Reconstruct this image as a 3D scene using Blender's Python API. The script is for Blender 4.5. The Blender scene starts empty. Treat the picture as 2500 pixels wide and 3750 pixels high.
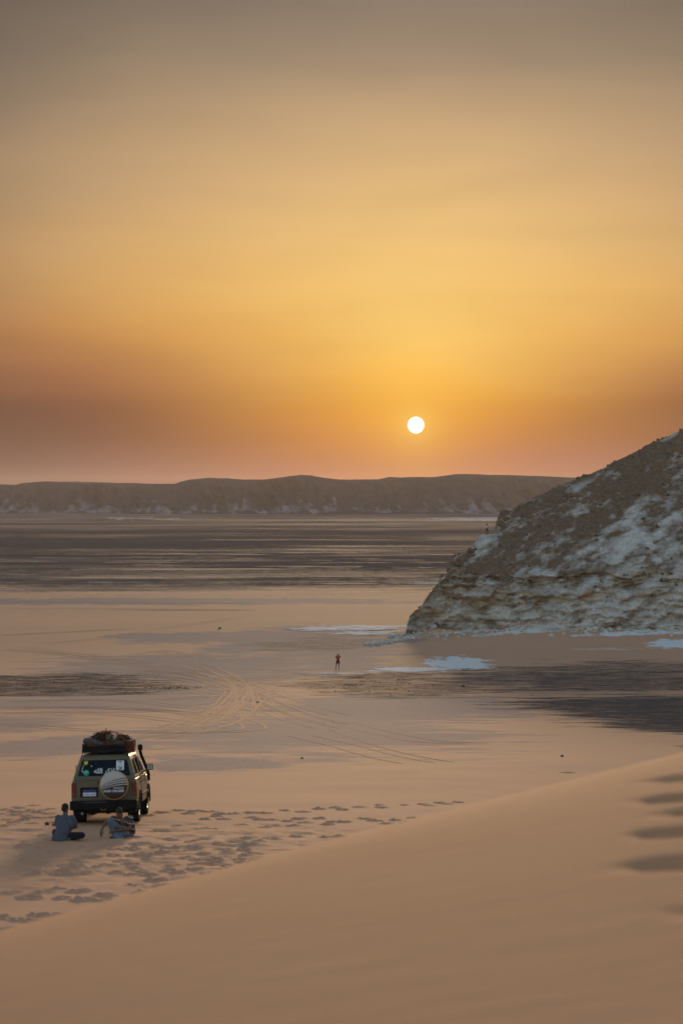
import bpy, bmesh, math, random
import numpy as np
from mathutils import Vector, Matrix

random.seed(7)
SC = bpy.context.scene
COL = SC.collection

# ------------------------------------------------------------------ camera
CAM_Z = 20.5                       # eye height above the plain
FPX = 6700.0                       # focal length in photograph pixels (2500 x 3750)
HOR = 1830.0                       # eye-level row of the photograph
cam = bpy.data.cameras.new('camera')
cam.sensor_fit = 'VERTICAL'
cam.sensor_height = 36.0
cam.sensor_width = 24.0
cam.lens = FPX / 3750.0 * 36.0
cam.clip_start = 0.1
cam.clip_end = 40000.0
cam.dof.use_dof = True
cam.dof.focus_distance = 230.0
cam.dof.aperture_fstop = 1.9
cam_o = bpy.data.objects.new('camera', cam)
COL.objects.link(cam_o)
cam_o.location = (0, 0, CAM_Z)
cam_o.rotation_euler = (math.pi / 2 - math.atan((1875.0 - HOR) / FPX), 0, 0)
SC.camera = cam_o

# ------------------------------------------------------------------ exposure
EXPOSURE = 2.08
SKY_STRENGTH = 0.15
SC.view_settings.view_transform = 'Standard'
SC.view_settings.look = 'None'
SC.view_settings.gamma = 1.0
SC.view_settings.exposure = EXPOSURE
SC.view_settings.use_curve_mapping = False
SC.render.engine = 'CYCLES'
SC.cycles.use_denoising = True
SC.cycles.max_bounces = 8
SC.cycles.transparent_max_bounces = 12
SC.cycles.volume_bounces = 1
SC.cycles.sample_clamp_indirect = 4.0

# ------------------------------------------------------------------ sky
SUN_EL = math.atan((HOR - 1557.0) / FPX)
SUN_AZ = math.atan((1522.0 - 1250.0) / FPX)


def lin(c):
    return tuple((v / 12.92 if v <= 0.04045 else ((v + 0.055) / 1.055) ** 2.4) for v in (q / 255.0 for q in c))


def skyc(c):
    g = SKY_STRENGTH * 2 ** EXPOSURE
    return tuple(v / g for v in lin(c)) + (1.0,)


class NT:
    """Small helper for node trees."""
    def __init__(self, tree):
        self.t = tree

    def n(self, kind, **kw):
        nd = self.t.nodes.new(kind)
        for k, v in kw.items():
            setattr(nd, k, v)
        return nd

    def put(self, sock, v):
        if isinstance(v, bpy.types.NodeSocket):
            self.t.links.new(v, sock)
        else:
            sock.default_value = v

    def math(self, op, a, b=0.0, c=None, clamp=False):
        m = self.n('ShaderNodeMath', operation=op, use_clamp=clamp)
        self.put(m.inputs[0], a)
        self.put(m.inputs[1], b)
        if c is not None:
            self.put(m.inputs[2], c)
        return m.outputs[0]

    def mix(self, f, a, b, blend='MIX'):
        m = self.n('ShaderNodeMix', data_type='RGBA', blend_type=blend)
        self.put(m.inputs['Factor'], f)
        self.put(m.inputs['A'], a)
        self.put(m.inputs['B'], b)
        return [o for o in m.outputs if o.type == 'RGBA'][0]

    def maprange(self, v, a, b, c=0.0, d=1.0, kind='LINEAR'):
        m = self.n('ShaderNodeMapRange', interpolation_type=kind, clamp=True)
        self.put(m.inputs['Value'], v)
        m.inputs['From Min'].default_value = a
        m.inputs['From Max'].default_value = b
        m.inputs['To Min'].default_value = c
        m.inputs['To Max'].default_value = d
        return m.outputs['Result']

    def noise(self, vec, scale, detail=3.0, rough=0.55, dist=0.0):
        m = self.n('ShaderNodeTexNoise')
        if vec is not None:
            self.put(m.inputs['Vector'], vec)
        m.inputs['Scale'].default_value = scale
        m.inputs['Detail'].default_value = detail
        m.inputs['Roughness'].default_value = rough
        m.inputs['Distortion'].default_value = dist
        return m.outputs['Fac']

    def mapping(self, vec, scale=(1, 1, 1), rot=(0, 0, 0), loc=(0, 0, 0)):
        m = self.n('ShaderNodeMapping')
        self.put(m.inputs['Vector'], vec)
        m.inputs['Scale'].default_value = scale
        m.inputs['Rotation'].default_value = rot
        m.inputs['Location'].default_value = loc
        return m.outputs[0]

    def ramp(self, v, stops, mode='EASE'):
        m = self.n('ShaderNodeValToRGB')
        m.color_ramp.interpolation = mode
        e = m.color_ramp.elements
        while len(e) < len(stops):
            e.new(0.5)
        for k, (p, c) in enumerate(stops):
            e[k].position = p
            e[k].color = c if len(c) == 4 else tuple(c) + (1.0,)
        self.put(m.inputs[0], v)
        return m.outputs[0]


world = bpy.data.worlds.new('World')
SC.world = world
world.use_nodes = True
W = NT(world.node_tree)
bg = world.node_tree.nodes['Background']
bg.inputs['Strength'].default_value = SKY_STRENGTH
sky = W.n('ShaderNodeTexSky', sky_type='NISHITA', sun_disc=False)
sky.sun_elevation = SUN_EL
sky.sun_rotation = SUN_AZ
sky.air_density = 1.0
sky.dust_density = 1.6
sky.ozone_density = 1.4
tc = W.n('ShaderNodeTexCoord')
dirv = tc.outputs['Generated']
sep = W.n('ShaderNodeSeparateXYZ')
W.put(sep.inputs[0], dirv)
el = W.math('MULTIPLY', W.math('ARCSINE', sep.outputs['Z']), 180 / math.pi)        # degrees
az = W.math('MULTIPLY', W.math('ARCTAN2', sep.outputs['X'], sep.outputs['Y']), 180 / math.pi)
daz = W.math('ABSOLUTE', W.math('SUBTRACT', az, math.degrees(SUN_AZ)))
# faint uneven dust veils
sv = W.mapping(dirv, scale=(5.0, 5.0, 26.0), rot=(0.0, 0.10, 0.0))
veil = W.noise(sv, 1.6, 4.0, 0.5, 0.4)
veil2 = W.noise(W.mapping(dirv, scale=(3.0, 3.0, 12.0), rot=(0, -0.25, 0)), 1.3, 3.0, 0.5, 0.6)
elw = W.math('ADD', el, W.math('MULTIPLY', W.math('SUBTRACT', veil2, 0.5), 1.6))
te = W.maprange(elw, 0.0, 20.0)
# dust-laden sky towards the sun (elevation in degrees / 20 -> colour)
front = W.ramp(te, [(0.0, skyc((196, 122, 84))), (0.047, skyc((203, 127, 78))), (0.079, skyc((222, 142, 64))),
                    (0.128, skyc((244, 164, 56))), (0.16, skyc((250, 179, 64))), (0.193, skyc((252, 190, 80))), (0.257, skyc((250, 200, 105))),
                    (0.34, skyc((245, 199, 118))), (0.46, skyc((228, 186, 122))), (0.57, skyc((203, 168, 123))),
                    (0.66, skyc((168, 143, 116))), (0.75, skyc((141, 123, 105))), (1.0, skyc((124, 116, 108)))], 'LINEAR')
side = W.ramp(te, [(0.0, skyc((112, 84, 70))), (0.047, skyc((110, 82, 66))), (0.079, skyc((108, 75, 57))), (0.128, skyc((112, 76, 52))),
                   (0.193, skyc((136, 93, 63))), (0.257, skyc((160, 115, 79))), (0.322, skyc((167, 126, 88))), (0.387, skyc((166, 130, 95))),
                   (0.483, skyc((154, 127, 98))), (0.58, skyc((132, 114, 97))), (0.675, skyc((114, 100, 87))),
                   (0.757, skyc((95, 84, 75))), (1.0, skyc((98, 94, 92)))], 'LINEAR')
midc = W.ramp(te, [(0.0, skyc((156, 104, 84))), (0.047, skyc((155, 103, 80))), (0.095, skyc((150, 97, 58))), (0.145, skyc((160, 105, 57))),
                   (0.193, skyc((184, 126, 70))), (0.257, skyc((214, 156, 82))), (0.322, skyc((222, 172, 100))), (0.387, skyc((218, 174, 112))),
                   (0.483, skyc((204, 166, 118))), (0.58, skyc((180, 150, 115))), (0.675, skyc((148, 128, 106))),
                   (0.757, skyc((128, 112, 97))), (1.0, skyc((112, 106, 101)))], 'LINEAR')


def vscale(col, f):
    m = W.n('ShaderNodeVectorMath', operation='SCALE')
    W.put(m.inputs[0], col)
    W.put(m.inputs['Scale'], f)
    return m.outputs[0]


def vadd(a_, b_):
    m = W.n('ShaderNodeVectorMath', operation='ADD')
    W.put(m.inputs[0], a_)
    W.put(m.inputs[1], b_)
    return m.outputs[0]


# colour across bearing: sun, 6.7 degrees off, 13.4 degrees off (smooth quadratic between)
tq = W.maprange(W.math('SQRT', W.math('ADD', W.math('MULTIPLY', daz, daz), 1.0)), 1.0, 14.4)
q0 = W.math('MULTIPLY', W.math('SUBTRACT', 1.0, tq), W.math('SUBTRACT', 1.0, W.math('MULTIPLY', tq, 2.0)))
q1 = W.math('MULTIPLY', W.math('MULTIPLY', tq, 4.0), W.math('SUBTRACT', 1.0, tq))
q2 = W.math('MULTIPLY', tq, W.math('SUBTRACT', W.math('MULTIPLY', tq, 2.0), 1.0))
dust = vadd(vadd(vscale(front, q0), vscale(midc, q1)), vscale(side, q2))
# small aureole around the disc
sdir = (math.sin(SUN_AZ) * math.cos(SUN_EL), math.cos(SUN_AZ) * math.cos(SUN_EL), math.sin(SUN_EL))
dp = W.n('ShaderNodeVectorMath', operation='DISTANCE')
W.put(dp.inputs[0], dirv)
dp.inputs[1].default_value = sdir
ang = W.math('MULTIPLY', dp.outputs['Value'], 180 / math.pi)                         # degrees for small angles
aur = W.math('EXPONENT', W.math('MULTIPLY', ang, -0.85))
dust = W.mix(W.math('MULTIPLY', aur, 0.55), dust, skyc((255, 190, 66)))
aur2 = W.math('EXPONENT', W.math('MULTIPLY', ang, -2.6))
dust = W.mix(W.math('MULTIPLY', aur2, 0.75), dust, skyc((255, 214, 104)))
vv = W.math('ADD', 0.90, W.math('MULTIPLY', veil, 0.20))
cmb = W.n('ShaderNodeCombineColor')
for q in range(3):
    W.put(cmb.inputs[q], vv)
dust = W.mix(1.0, dust, cmb.outputs[0], 'MULTIPLY')
# away from the sun and higher up the plain atmosphere takes over
fup = W.maprange(el, 17.0, 42.0, 0.0, 1.0, 'SMOOTHSTEP')
faz = W.maprange(daz, 22.0, 75.0, 0.0, 1.0, 'SMOOTHSTEP')
fout = W.math('MAXIMUM', fup, faz)
allsky = W.mix(fout, dust, sky.outputs[0])
disc = W.maprange(ang, 0.235, 0.275, 1.0, 0.0, 'SMOOTHSTEP')
allsky = W.mix(disc, allsky, (3.4, 3.2, 2.7, 1.0))
W.put(bg.inputs['Color'], allsky)

# ------------------------------------------------------------------ sun
sl = bpy.data.lights.new('sun', 'SUN')
sl.energy = 1.25
sl.angle = math.radians(9.0)
sl.color = (1.0, 0.68, 0.38)
sun_o = bpy.data.objects.new('sun', sl)
COL.objects.link(sun_o)
sun_o.rotation_euler = Vector(sdir).to_track_quat('Z', 'Y').to_euler()
sun_o.location = (20, 60, 60)

# ================================================================== helpers
_rng = np.random.RandomState(11)
_T2 = _rng.rand(256, 256)
_T3 = _rng.rand(64, 64, 64)


def vn2(x, y, seed=0):
    x = np.asarray(x, float) + seed * 17.31
    y = np.asarray(y, float) + seed * 9.77
    xi = np.floor(x).astype(np.int64)
    yi = np.floor(y).astype(np.int64)
    fx = x - xi
    fy = y - yi
    fx = fx * fx * fx * (fx * (fx * 6 - 15) + 10)
    fy = fy * fy * fy * (fy * (fy * 6 - 15) + 10)
    a = _T2[xi & 255, yi & 255]
    b = _T2[(xi + 1) & 255, yi & 255]
    c = _T2[xi & 255, (yi + 1) & 255]
    d = _T2[(xi + 1) & 255, (yi + 1) & 255]
    return (a + (b - a) * fx) * (1 - fy) + (c + (d - c) * fx) * fy


def fb2(x, y, octv=4, seed=0, gain=0.5):
    s = 0.0
    a = 1.0
    n = 0.0
    for k in range(octv):
        s = s + a * vn2(x * 2 ** k, y * 2 ** k, seed + k * 3)
        n += a
        a *= gain
    return s / n


def vn3(x, y, z, seed=0):
    x = np.asarray(x, float) + seed * 7.13
    y = np.asarray(y, float) + seed * 3.71
    z = np.asarray(z, float) + seed * 5.29
    xi = np.floor(x).astype(np.int64)
    yi = np.floor(y).astype(np.int64)
    zi = np.floor(z).astype(np.int64)
    fx, fy, fz = x - xi, y - yi, z - zi
    fx = fx * fx * (3 - 2 * fx)
    fy = fy * fy * (3 - 2 * fy)
    fz = fz * fz * (3 - 2 * fz)
    r = 0.0
    for i in (0, 1):
        wx = fx if i else 1 - fx
        for j in (0, 1):
            wy = fy if j else 1 - fy
            for k in (0, 1):
                wz = fz if k else 1 - fz
                r = r + wx * wy * wz * _T3[(xi + i) & 63, (yi + j) & 63, (zi + k) & 63]
    return r


def fb3(x, y, z, octv=4, seed=0, gain=0.5):
    s = 0.0
    a = 1.0
    n = 0.0
    for k in range(octv):
        s = s + a * vn3(x * 2 ** k, y * 2 ** k, z * 2 ** k, seed + k * 3)
        n += a
        a *= gain
    return s / n


def sstep(v, a, b):
    t = np.clip((v - a) / (b - a), 0, 1)
    return t * t * (3 - 2 * t)


def pchip(xs, ys):
    xs = np.array(xs, float)
    ys = np.array(ys, float)
    h = np.diff(xs)
    d = np.diff(ys) / h
    m = np.zeros(len(xs))
    m[0], m[-1] = d[0], d[-1]
    for i in range(1, len(xs) - 1):
        if d[i - 1] * d[i] > 0:
            w1 = 2 * h[i] + h[i - 1]
            w2 = h[i] + 2 * h[i - 1]
            m[i] = (w1 + w2) / (w1 / d[i - 1] + w2 / d[i])

    def f(x):
        x = np.clip(x, xs[0], xs[-1])
        i = np.clip(np.searchsorted(xs, x) - 1, 0, len(xs) - 2)
        t = (x - xs[i]) / h[i]
        return ((2 * t ** 3 - 3 * t ** 2 + 1) * ys[i] + (t ** 3 - 2 * t ** 2 + t) * h[i] * m[i]
                + (-2 * t ** 3 + 3 * t ** 2) * ys[i + 1] + (t ** 3 - t ** 2) * h[i] * m[i + 1])
    return f


def link(name, me, mat=None, parent=None, loc=None, rot=None):
    o = bpy.data.objects.new(name, me)
    COL.objects.link(o)
    if mat is not None and me is not None:
        me.materials.append(mat)
    if parent is not None:
        o.parent = parent
    if loc is not None:
        o.location = loc
    if rot is not None:
        o.rotation_euler = rot
    return o


def tag(o, label=None, cat=None, group=None, kind=None):
    if label:
        o['label'] = label
    if cat:
        o['category'] = cat
    if group:
        o['group'] = group
    if kind:
        o['kind'] = kind
    return o


def empty(name, loc=(0, 0, 0), rot=(0, 0, 0)):
    o = bpy.data.objects.new(name, None)
    o.empty_display_size = 0.2
    COL.objects.link(o)
    o.location = loc
    o.rotation_euler = rot
    return o


def grid_mesh(name, X, Y, Z, attrs=None, flip=False):
    """Rows x columns of points -> smooth mesh; attrs: {name: (n,4) array}."""
    r, c = X.shape
    me = bpy.data.meshes.new(name)
    co = np.stack([X, Y, Z], -1).reshape(-1, 3).astype(np.float32)
    me.vertices.add(r * c)
    me.vertices.foreach_set('co', co.ravel())
    i = np.arange(r * c).reshape(r, c)
    q = np.stack([i[:-1, :-1], i[:-1, 1:], i[1:, 1:], i[1:, :-1]], -1).reshape(-1, 4)
    if flip:
        q = q[:, ::-1]
    n = len(q)
    me.loops.add(n * 4)
    me.loops.foreach_set('vertex_index', q.ravel().astype(np.int32))
    me.polygons.add(n)
    me.polygons.foreach_set('loop_start', np.arange(0, n * 4, 4, dtype=np.int32))
    me.polygons.foreach_set('use_smooth', np.ones(n, bool))
    me.update(calc_edges=True)
    for k, v in (attrs or {}).items():
        a = me.attributes.new(k, 'FLOAT_COLOR', 'POINT')
        a.data.foreach_set('color', v.reshape(-1, 4).astype(np.float32).ravel())
    return me


# ------------------------------------------------------------------ materials
def new_mat(name):
    m = bpy.data.materials.new(name)
    m.use_nodes = True
    return m, NT(m.node_tree), m.node_tree.nodes['Principled BSDF']


def plain_mat(name, rgb, rough=0.7, metal=0.0, var=0.12, scale=6.0, bump=0.0, bscale=60.0, spec=0.3):
    """A colour with some uneven wear."""
    m, N, b = new_mat(name)
    tcn = N.n('ShaderNodeTexCoord').outputs['Object']
    f = N.noise(tcn, scale, 5.0, 0.6)
    lo = tuple(v * (1 - var) for v in rgb) + (1.0,)
    hi = tuple(min(1.0, v * (1 + var)) for v in rgb) + (1.0,)
    N.put(b.inputs['Base Color'], N.mix(N.maprange(f, 0.3, 0.7), lo, hi))
    b.inputs['Roughness'].default_value = rough
    b.inputs['Metallic'].default_value = metal
    b.inputs['Specular IOR Level'].default_value = spec
    if bump:
        bn = N.n('ShaderNodeBump')
        bn.inputs['Strength'].default_value = bump
        bn.inputs['Distance'].default_value = 0.02
        N.put(bn.inputs['Height'], N.noise(tcn, bscale, 4.0, 0.6))
        N.put(b.inputs['Normal'], bn.outputs[0])
    return m


SAND = (0.56, 0.302, 0.188)
GREY = (0.275, 0.205, 0.19)
DARK = (0.098, 0.074, 0.066)
CHALK = (0.70, 0.64, 0.62)


def sand_mat(name, tint=(1, 1, 1), cover=True, fine=1.0):
    m, N, b = new_mat(name)
    pos = N.n('ShaderNodeNewGeometry').outputs['Position']
    big = N.noise(N.mapping(pos, scale=(0.012, 0.03, 0.03)), 1.0, 4.0, 0.55)
    mid = N.noise(N.mapping(pos, scale=(0.25, 0.6, 0.6)), 1.0, 5.0, 0.6)
    sm = N.noise(pos, 14.0 * fine, 4.0, 0.7)
    s0 = tuple(a * t for a, t in zip(SAND, tint))
    c = N.mix(N.maprange(big, 0.3, 0.7), tuple(v * 0.93 for v in s0) + (1,), tuple(min(1, v * 1.06) for v in s0) + (1,))
    c = N.mix(N.maprange(mid, 0.25, 0.75, 0.0, 0.5), c, (s0[0] * 0.92, s0[1] * 0.86, s0[2] * 0.82, 1))
    c = N.mix(N.maprange(sm, 0.3, 0.7, 0.0, 0.30), c, (s0[0] * 0.72, s0[1] * 0.70, s0[2] * 0.68, 1))
    if cover:
        at = N.n('ShaderNodeAttribute', attribute_name='cover')
        sp = N.n('ShaderNodeSeparateColor')
        N.put(sp.inputs[0], at.outputs['Color'])
        br = N.noise(N.mapping(pos, scale=(0.35, 0.9, 0.9)), 1.0, 6.0, 0.68)
        br2 = N.noise(N.mapping(pos, scale=(1.6, 3.2, 3.2)), 1.0, 5.0, 0.7)
        brk = N.math('ADD', N.math('MULTIPLY', br, 0.62), N.math('MULTIPLY', br2, 0.38))
        brk = N.math('ADD', N.math('MULTIPLY', N.math('SUBTRACT', brk, 0.5), 1.9), 0.5)

        def cov(sock, w=0.16):
            # coverage breaks up into streaks where it is thin
            d = N.math('SUBTRACT', N.math('ADD', N.math('MULTIPLY', sock, 1.0), brk), 1.0)
            return N.maprange(d, -w, w)
        grn = N.noise(pos, 3.0, 5.0, 0.75)
        gcol = N.mix(N.maprange(grn, 0.3, 0.7), tuple(v * 0.78 for v in GREY) + (1,), tuple(v * 1.2 for v in GREY) + (1,))
        dcol = N.mix(N.maprange(grn, 0.3, 0.7), tuple(v * 0.65 for v in DARK) + (1,), tuple(v * 1.35 for v in DARK) + (1,))
        ccol = N.mix(N.maprange(br2, 0.3, 0.75), CHALK + (1,), (0.60, 0.575, 0.56, 1))
        c = N.mix(N.math('MULTIPLY', cov(sp.outputs[1], 0.22), 0.85), c, gcol)
        dk = cov(sp.outputs[0], 0.2)
        c = N.mix(N.math('MULTIPLY', dk, 0.97), c, dcol)
        gk = cov(sp.outputs[1], 0.22)
        N.put(b.inputs['Specular IOR Level'], N.math('MULTIPLY', N.math('SUBTRACT', 1.0, N.math('MAXIMUM', dk, N.math('MULTIPLY', gk, 0.6))), 0.035))
        c = N.mix(cov(sp.outputs[2], 0.14), c, ccol)
    N.put(b.inputs['Base Color'], c)
    b.inputs['Roughness'].default_value = 0.95
    if not cover:
        b.inputs['Specular IOR Level'].default_value = 0.05
    bn = N.n('ShaderNodeBump')
    bn.inputs['Strength'].default_value = 0.35
    bn.inputs['Distance'].default_value = 0.03
    N.put(bn.inputs['Height'], N.math('ADD', N.noise(N.mapping(pos, scale=(2.0, 5.0, 5.0)), 1.0, 5.0, 0.6),
                                       N.math('MULTIPLY', sm, 0.25)))
    N.put(b.inputs['Normal'], bn.outputs[0])
    return m


M_GROUND = sand_mat('desert_sand')
M_DUNE = sand_mat('dune_sand', (0.99, 0.93, 0.82), cover=False, fine=6.0)

# ================================================================== the ground
_prof = pchip([-9000, 0, 14, 20, 30, 44, 50, 58, 75, 100, 150, 200, 235, 275, 9000],
              [5.2, 5.2, 5.5, 6.0, 7.0, 8.26, 8.8, 9.55, 11.15, 13.4, 17.2, 19.7, 20.35, 20.5, 20.5])


def hill_front(x):
    """y of the foot of the chalk hill."""
    return np.interp(x, [6, 10, 20, 35, 55, 90, 140], [276, 271.5, 267.5, 264.5, 262, 261, 268])


MOUNDS = []          # (x, y, rx, ry, h)


def ground_base(x, y):
    z = CAM_Z - _prof(y)
    far = sstep(y, 60, 220)
    z = z + (fb2(x / 55.0, y / 70.0, 3, 2) - 0.5) * 0.3
    z = z + (fb2(x / 7.0, y / 9.0, 3, 5) - 0.5) * (0.16 - 0.14 * sstep(y, 60, 130))
    # sand drifted against the hill
    d = hill_front(x) - y
    ap = np.exp(-np.clip(d, 0, None) / 9.0) * sstep(x, 5, 30) * 1.7 * sstep(-d, -60, 0)
    z = z + np.where(d > -40, ap, 0) * (np.abs(y - 265) < 120)
    for (mx, my, rx, ry, h) in MOUNDS:
        z = z + h * np.exp(-((x - mx) / rx) ** 2 - ((y - my) / ry) ** 2)
    return z


def sight(u, v, fn=None):
    """Point of the ground seen along a bearing and a depression (photograph pixels)."""
    fn = fn or ground_base
    k = (u - 1250.0) / FPX
    s = (v - HOR) / FPX
    ys = np.concatenate([np.arange(20, 300, 0.1), np.geomspace(300, 6000, 4000)])
    g = fn(ys * k, ys)
    ray = CAM_Z - ys * s
    below = np.nonzero(ray <= g)[0]
    i = below[0] if len(below) else len(ys) - 1
    return float(ys[i] * k), float(ys[i]), float(g[i])


def P(px, py):
    """The same from a row and column of the photograph reduced to 1568 wide."""
    return sight(px * 2500 / 1568.0, py * 2500 / 1568.0)


# low mounds out on the plain
for (px, py, w, d, h) in ((865, 1306, 7, 12, 1.0), (265, 1196, 60, 60, 3.0), (420, 1190, 90, 60, 3.0), (1150, 1168, 120, 90, 5.0),
                          (1000, 1172, 90, 80, 4.0), (560, 1176, 120, 80, 4.0), (800, 1178, 100, 60, 3.0), (120, 1182, 100, 70, 3.0)):
    a = P(px, py)
    MOUNDS.append((a[0], a[1], w, d, h))

# ---- patches of gravel, grey crust and chalk on the sand: (bounds in the reduced photograph, strength, noise)
def patch(px0, px1, py0, py1, amt, soft=0.35, edge=0.5, seed=0, shear=0.0):
    l = P(px0, (py0 + py1) / 2)
    r = P(px1, (py0 + py1) / 2)
    f = P((px0 + px1) / 2, py0)
    n = P((px0 + px1) / 2, py1)
    return ((l[0] + r[0]) / 2, (f[1] + n[1]) / 2, abs(r[0] - l[0]) / 2, max(0.8, abs(f[1] - n[1]) / 2), amt, soft, edge, seed, shear)


DARKS = [patch(-260, 440, 1546, 1604, 0.66, 0.3, 0.5, 1), patch(300, 470, 1572, 1590, 0.6, 0.5, 0.6, 2),
         patch(680, 1120, 1546, 1604, 0.60, 0.45, 0.8, 3), patch(1000, 1750, 1528, 1600, 0.62, 0.4, 0.8, 4),
         patch(1150, 1900, 1596, 1652, 0.72, 0.3, 0.55, 5), patch(1330, 1950, 1630, 1698, 0.74, 0.34, 0.45, 6),
         patch(1250, 1700, 1515, 1560, 0.55, 0.5, 0.8, 7), patch(1540, 1640, 1712, 1720, 0.5, 0.5, 0.6, 8),
         patch(1280, 1330, 1772, 1778, 0.6, 0.6, 0.6, 9), patch(640, 960, 1565, 1580, 0.6, 0.5, 0.8, 10),
         patch(560, 920, 1462, 1498, 0.50, 0.5, 0.7, 11)]
GREYS = [patch(470, 960, 1440, 1508, 1.08, 0.3, 0.5, 21), patch(270, 540, 1452, 1478, 1.15, 0.45, 0.6, 22),
         patch(100, 760, 1498, 1575, 0.86, 0.5, 0.7, 23), patch(-100, 620, 1580, 1640, 0.82, 0.5, 0.7, 24),
         patch(620, 1180, 1592, 1660, 1.08, 0.45, 0.6, 25), patch(300, 1150, 1640, 1740, 0.80, 0.5, 0.7, 26),
         patch(320, 660, 1738, 1775, 1.04, 0.5, 0.6, 27), patch(-50, 330, 1690, 1745, 0.80, 0.5, 0.7, 28),
         patch(860, 1180, 1600, 1625, 1.10, 0.4, 0.6, 29), patch(-200, 200, 1640, 1690, 0.75, 0.5, 0.7, 30),
         patch(-300, 960, 1372, 1390, 0.82, 0.5, 0.6, 31), patch(700, 900, 1500, 1545, 0.82, 0.5, 0.6, 32)]
CHALKS = [patch(690, 960, 1437, 1449, 0.76, 0.45, 0.8, 41), patch(740, 950, 1450, 1460, 0.6, 0.5, 0.8, 50), patch(985, 1125, 1508, 1541, 0.80, 0.30, 0.7, 42),
          patch(855, 1050, 1533, 1545, 0.74, 0.35, 0.8, 43), patch(1475, 1640, 1470, 1492, 0.74, 0.35, 0.8, 44),
          patch(1330, 1620, 1449, 1460, 0.80, 0.4, 0.8, 45), patch(700, 860, 1546, 1550, 0.55, 0.5, 0.7, 46),
          patch(1300, 1480, 1488, 1495, 0.45, 0.5, 0.7, 48), patch(1080, 1310, 1447, 1457, 0.72, 0.4, 0.8, 49)]


def cover_of(lst, x, y):
    m = np.zeros_like(x)
    for (cx, cy, rx, ry, amt, soft, edge, seed, sh) in lst:
        k = (np.abs(x - cx) < rx * 1.9) & (np.abs(y - cy) < ry * 1.9)
        if not k.any():
            continue
        xx, yy = x[k], y[k]
        r = np.hypot((xx - cx) / rx, (yy - cy) / ry)
        s1 = min(max(rx / 3.0, 1.0), 6.0)
        s2 = min(max(ry / 3.0, 0.5), 2.2)
        w = (fb2(xx / (s1 * 2.2), yy / (s2 * 2.0), 4, seed, 0.6) - 0.5) * 0.6 + (fb2(xx / s1, yy / (s2 * 0.6), 4, seed + 40, 0.65) - 0.5) * 0.75
        v = amt * sstep(1.0 - r + w * edge * 2.2, -soft, soft)
        m[k] = np.maximum(m[k], v)
    return m


# ---- footprints (x, y, length, width, depth, yaw)
PRINTS = []
_fr = random.Random(3)


def print_at(u, v, n=1, su=0, sv=0, size=1.0):
    for _ in range(n):
        uu = u + _fr.gauss(0, su)
        vv = v + _fr.gauss(0, sv)
        if not (-60 < uu < 2600 and 2880 < vv < 3480):
            continue
        x, y, z = sight(uu, vv)
        if any((x - q[0]) ** 2 + ((y - q[1]) * 0.62) ** 2 < 0.33 ** 2 for q in PRINTS):
            continue
        PRINTS.append((x, y, size * _fr.uniform(0.10, 0.17), size * _fr.uniform(0.11, 0.17), size * _fr.uniform(0.055, 0.11), _fr.uniform(-0.9, 0.9)))


def trail(pts, step, su=4, sv=3, size=1.0, skip=0.1):
    for (a, b) in zip(pts[:-1], pts[1:]):
        n = max(1, int(math.hypot(b[0] - a[0], (b[1] - a[1]) * 3) / step))
        for k in range(n):
            if _fr.random() < skip:
                continue
            t = (k + _fr.random() * 0.5) / n
            print_at(a[0] + (b[0] - a[0]) * t + _fr.gauss(0, su), a[1] + (b[1] - a[1]) * t + _fr.gauss(0, sv), size=size)


trail([(545, 2985), (720, 2978), (960, 2982), (1070, 2972), (1250, 2966), (1330, 2956), (1500, 2950), (1725, 2943)], 30, 6, 5)
trail([(700, 3000), (1040, 3006), (1250, 3008), (1400, 3008), (1480, 3010), (1550, 2992)], 34, 8, 5)
trail([(980, 3074), (1080, 3070), (1300, 3067)], 34, 5, 3)
trail([(560, 3030), (700, 3045), (860, 3030), (1000, 3025), (1250, 3030), (1420, 3030)], 60, 12, 6)
for _ in range(230):
    print_at(_fr.uniform(80, 940), _fr.uniform(3070, 3205))
for _ in range(46):
    t = _fr.random()
    print_at(520 + 420 * t, 3200 - 75 * t + _fr.uniform(-12, 40) * (1 - t))
for _ in range(55):
    print_at(_fr.uniform(-20, 210), _fr.uniform(2950, 3030), size=0.9)
for _ in range(22):
    print_at(_fr.uniform(-20, 560), _fr.uniform(3060, 3110), size=0.9)
for (a, b) in ((35, 3272), (75, 3264), (105, 3291), (150, 3271), (210, 3259), (290, 3268), (325, 3262), (378, 3283), (525, 3274),
               (490, 3245), (608, 3248), (230, 3293), (465, 3293), (393, 3301), (300, 3299), (30, 3278), (205, 3261), (545, 3276)):
    print_at(a, b, size=1.05)
for (a, b) in ((60, 3372), (95, 3362), (140, 3356), (185, 3354), (215, 3352), (130, 3376), (0, 3365), (45, 3408), (75, 3402), (20, 3415), (160, 3362)):
    print_at(a, b, size=1.0)


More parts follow.
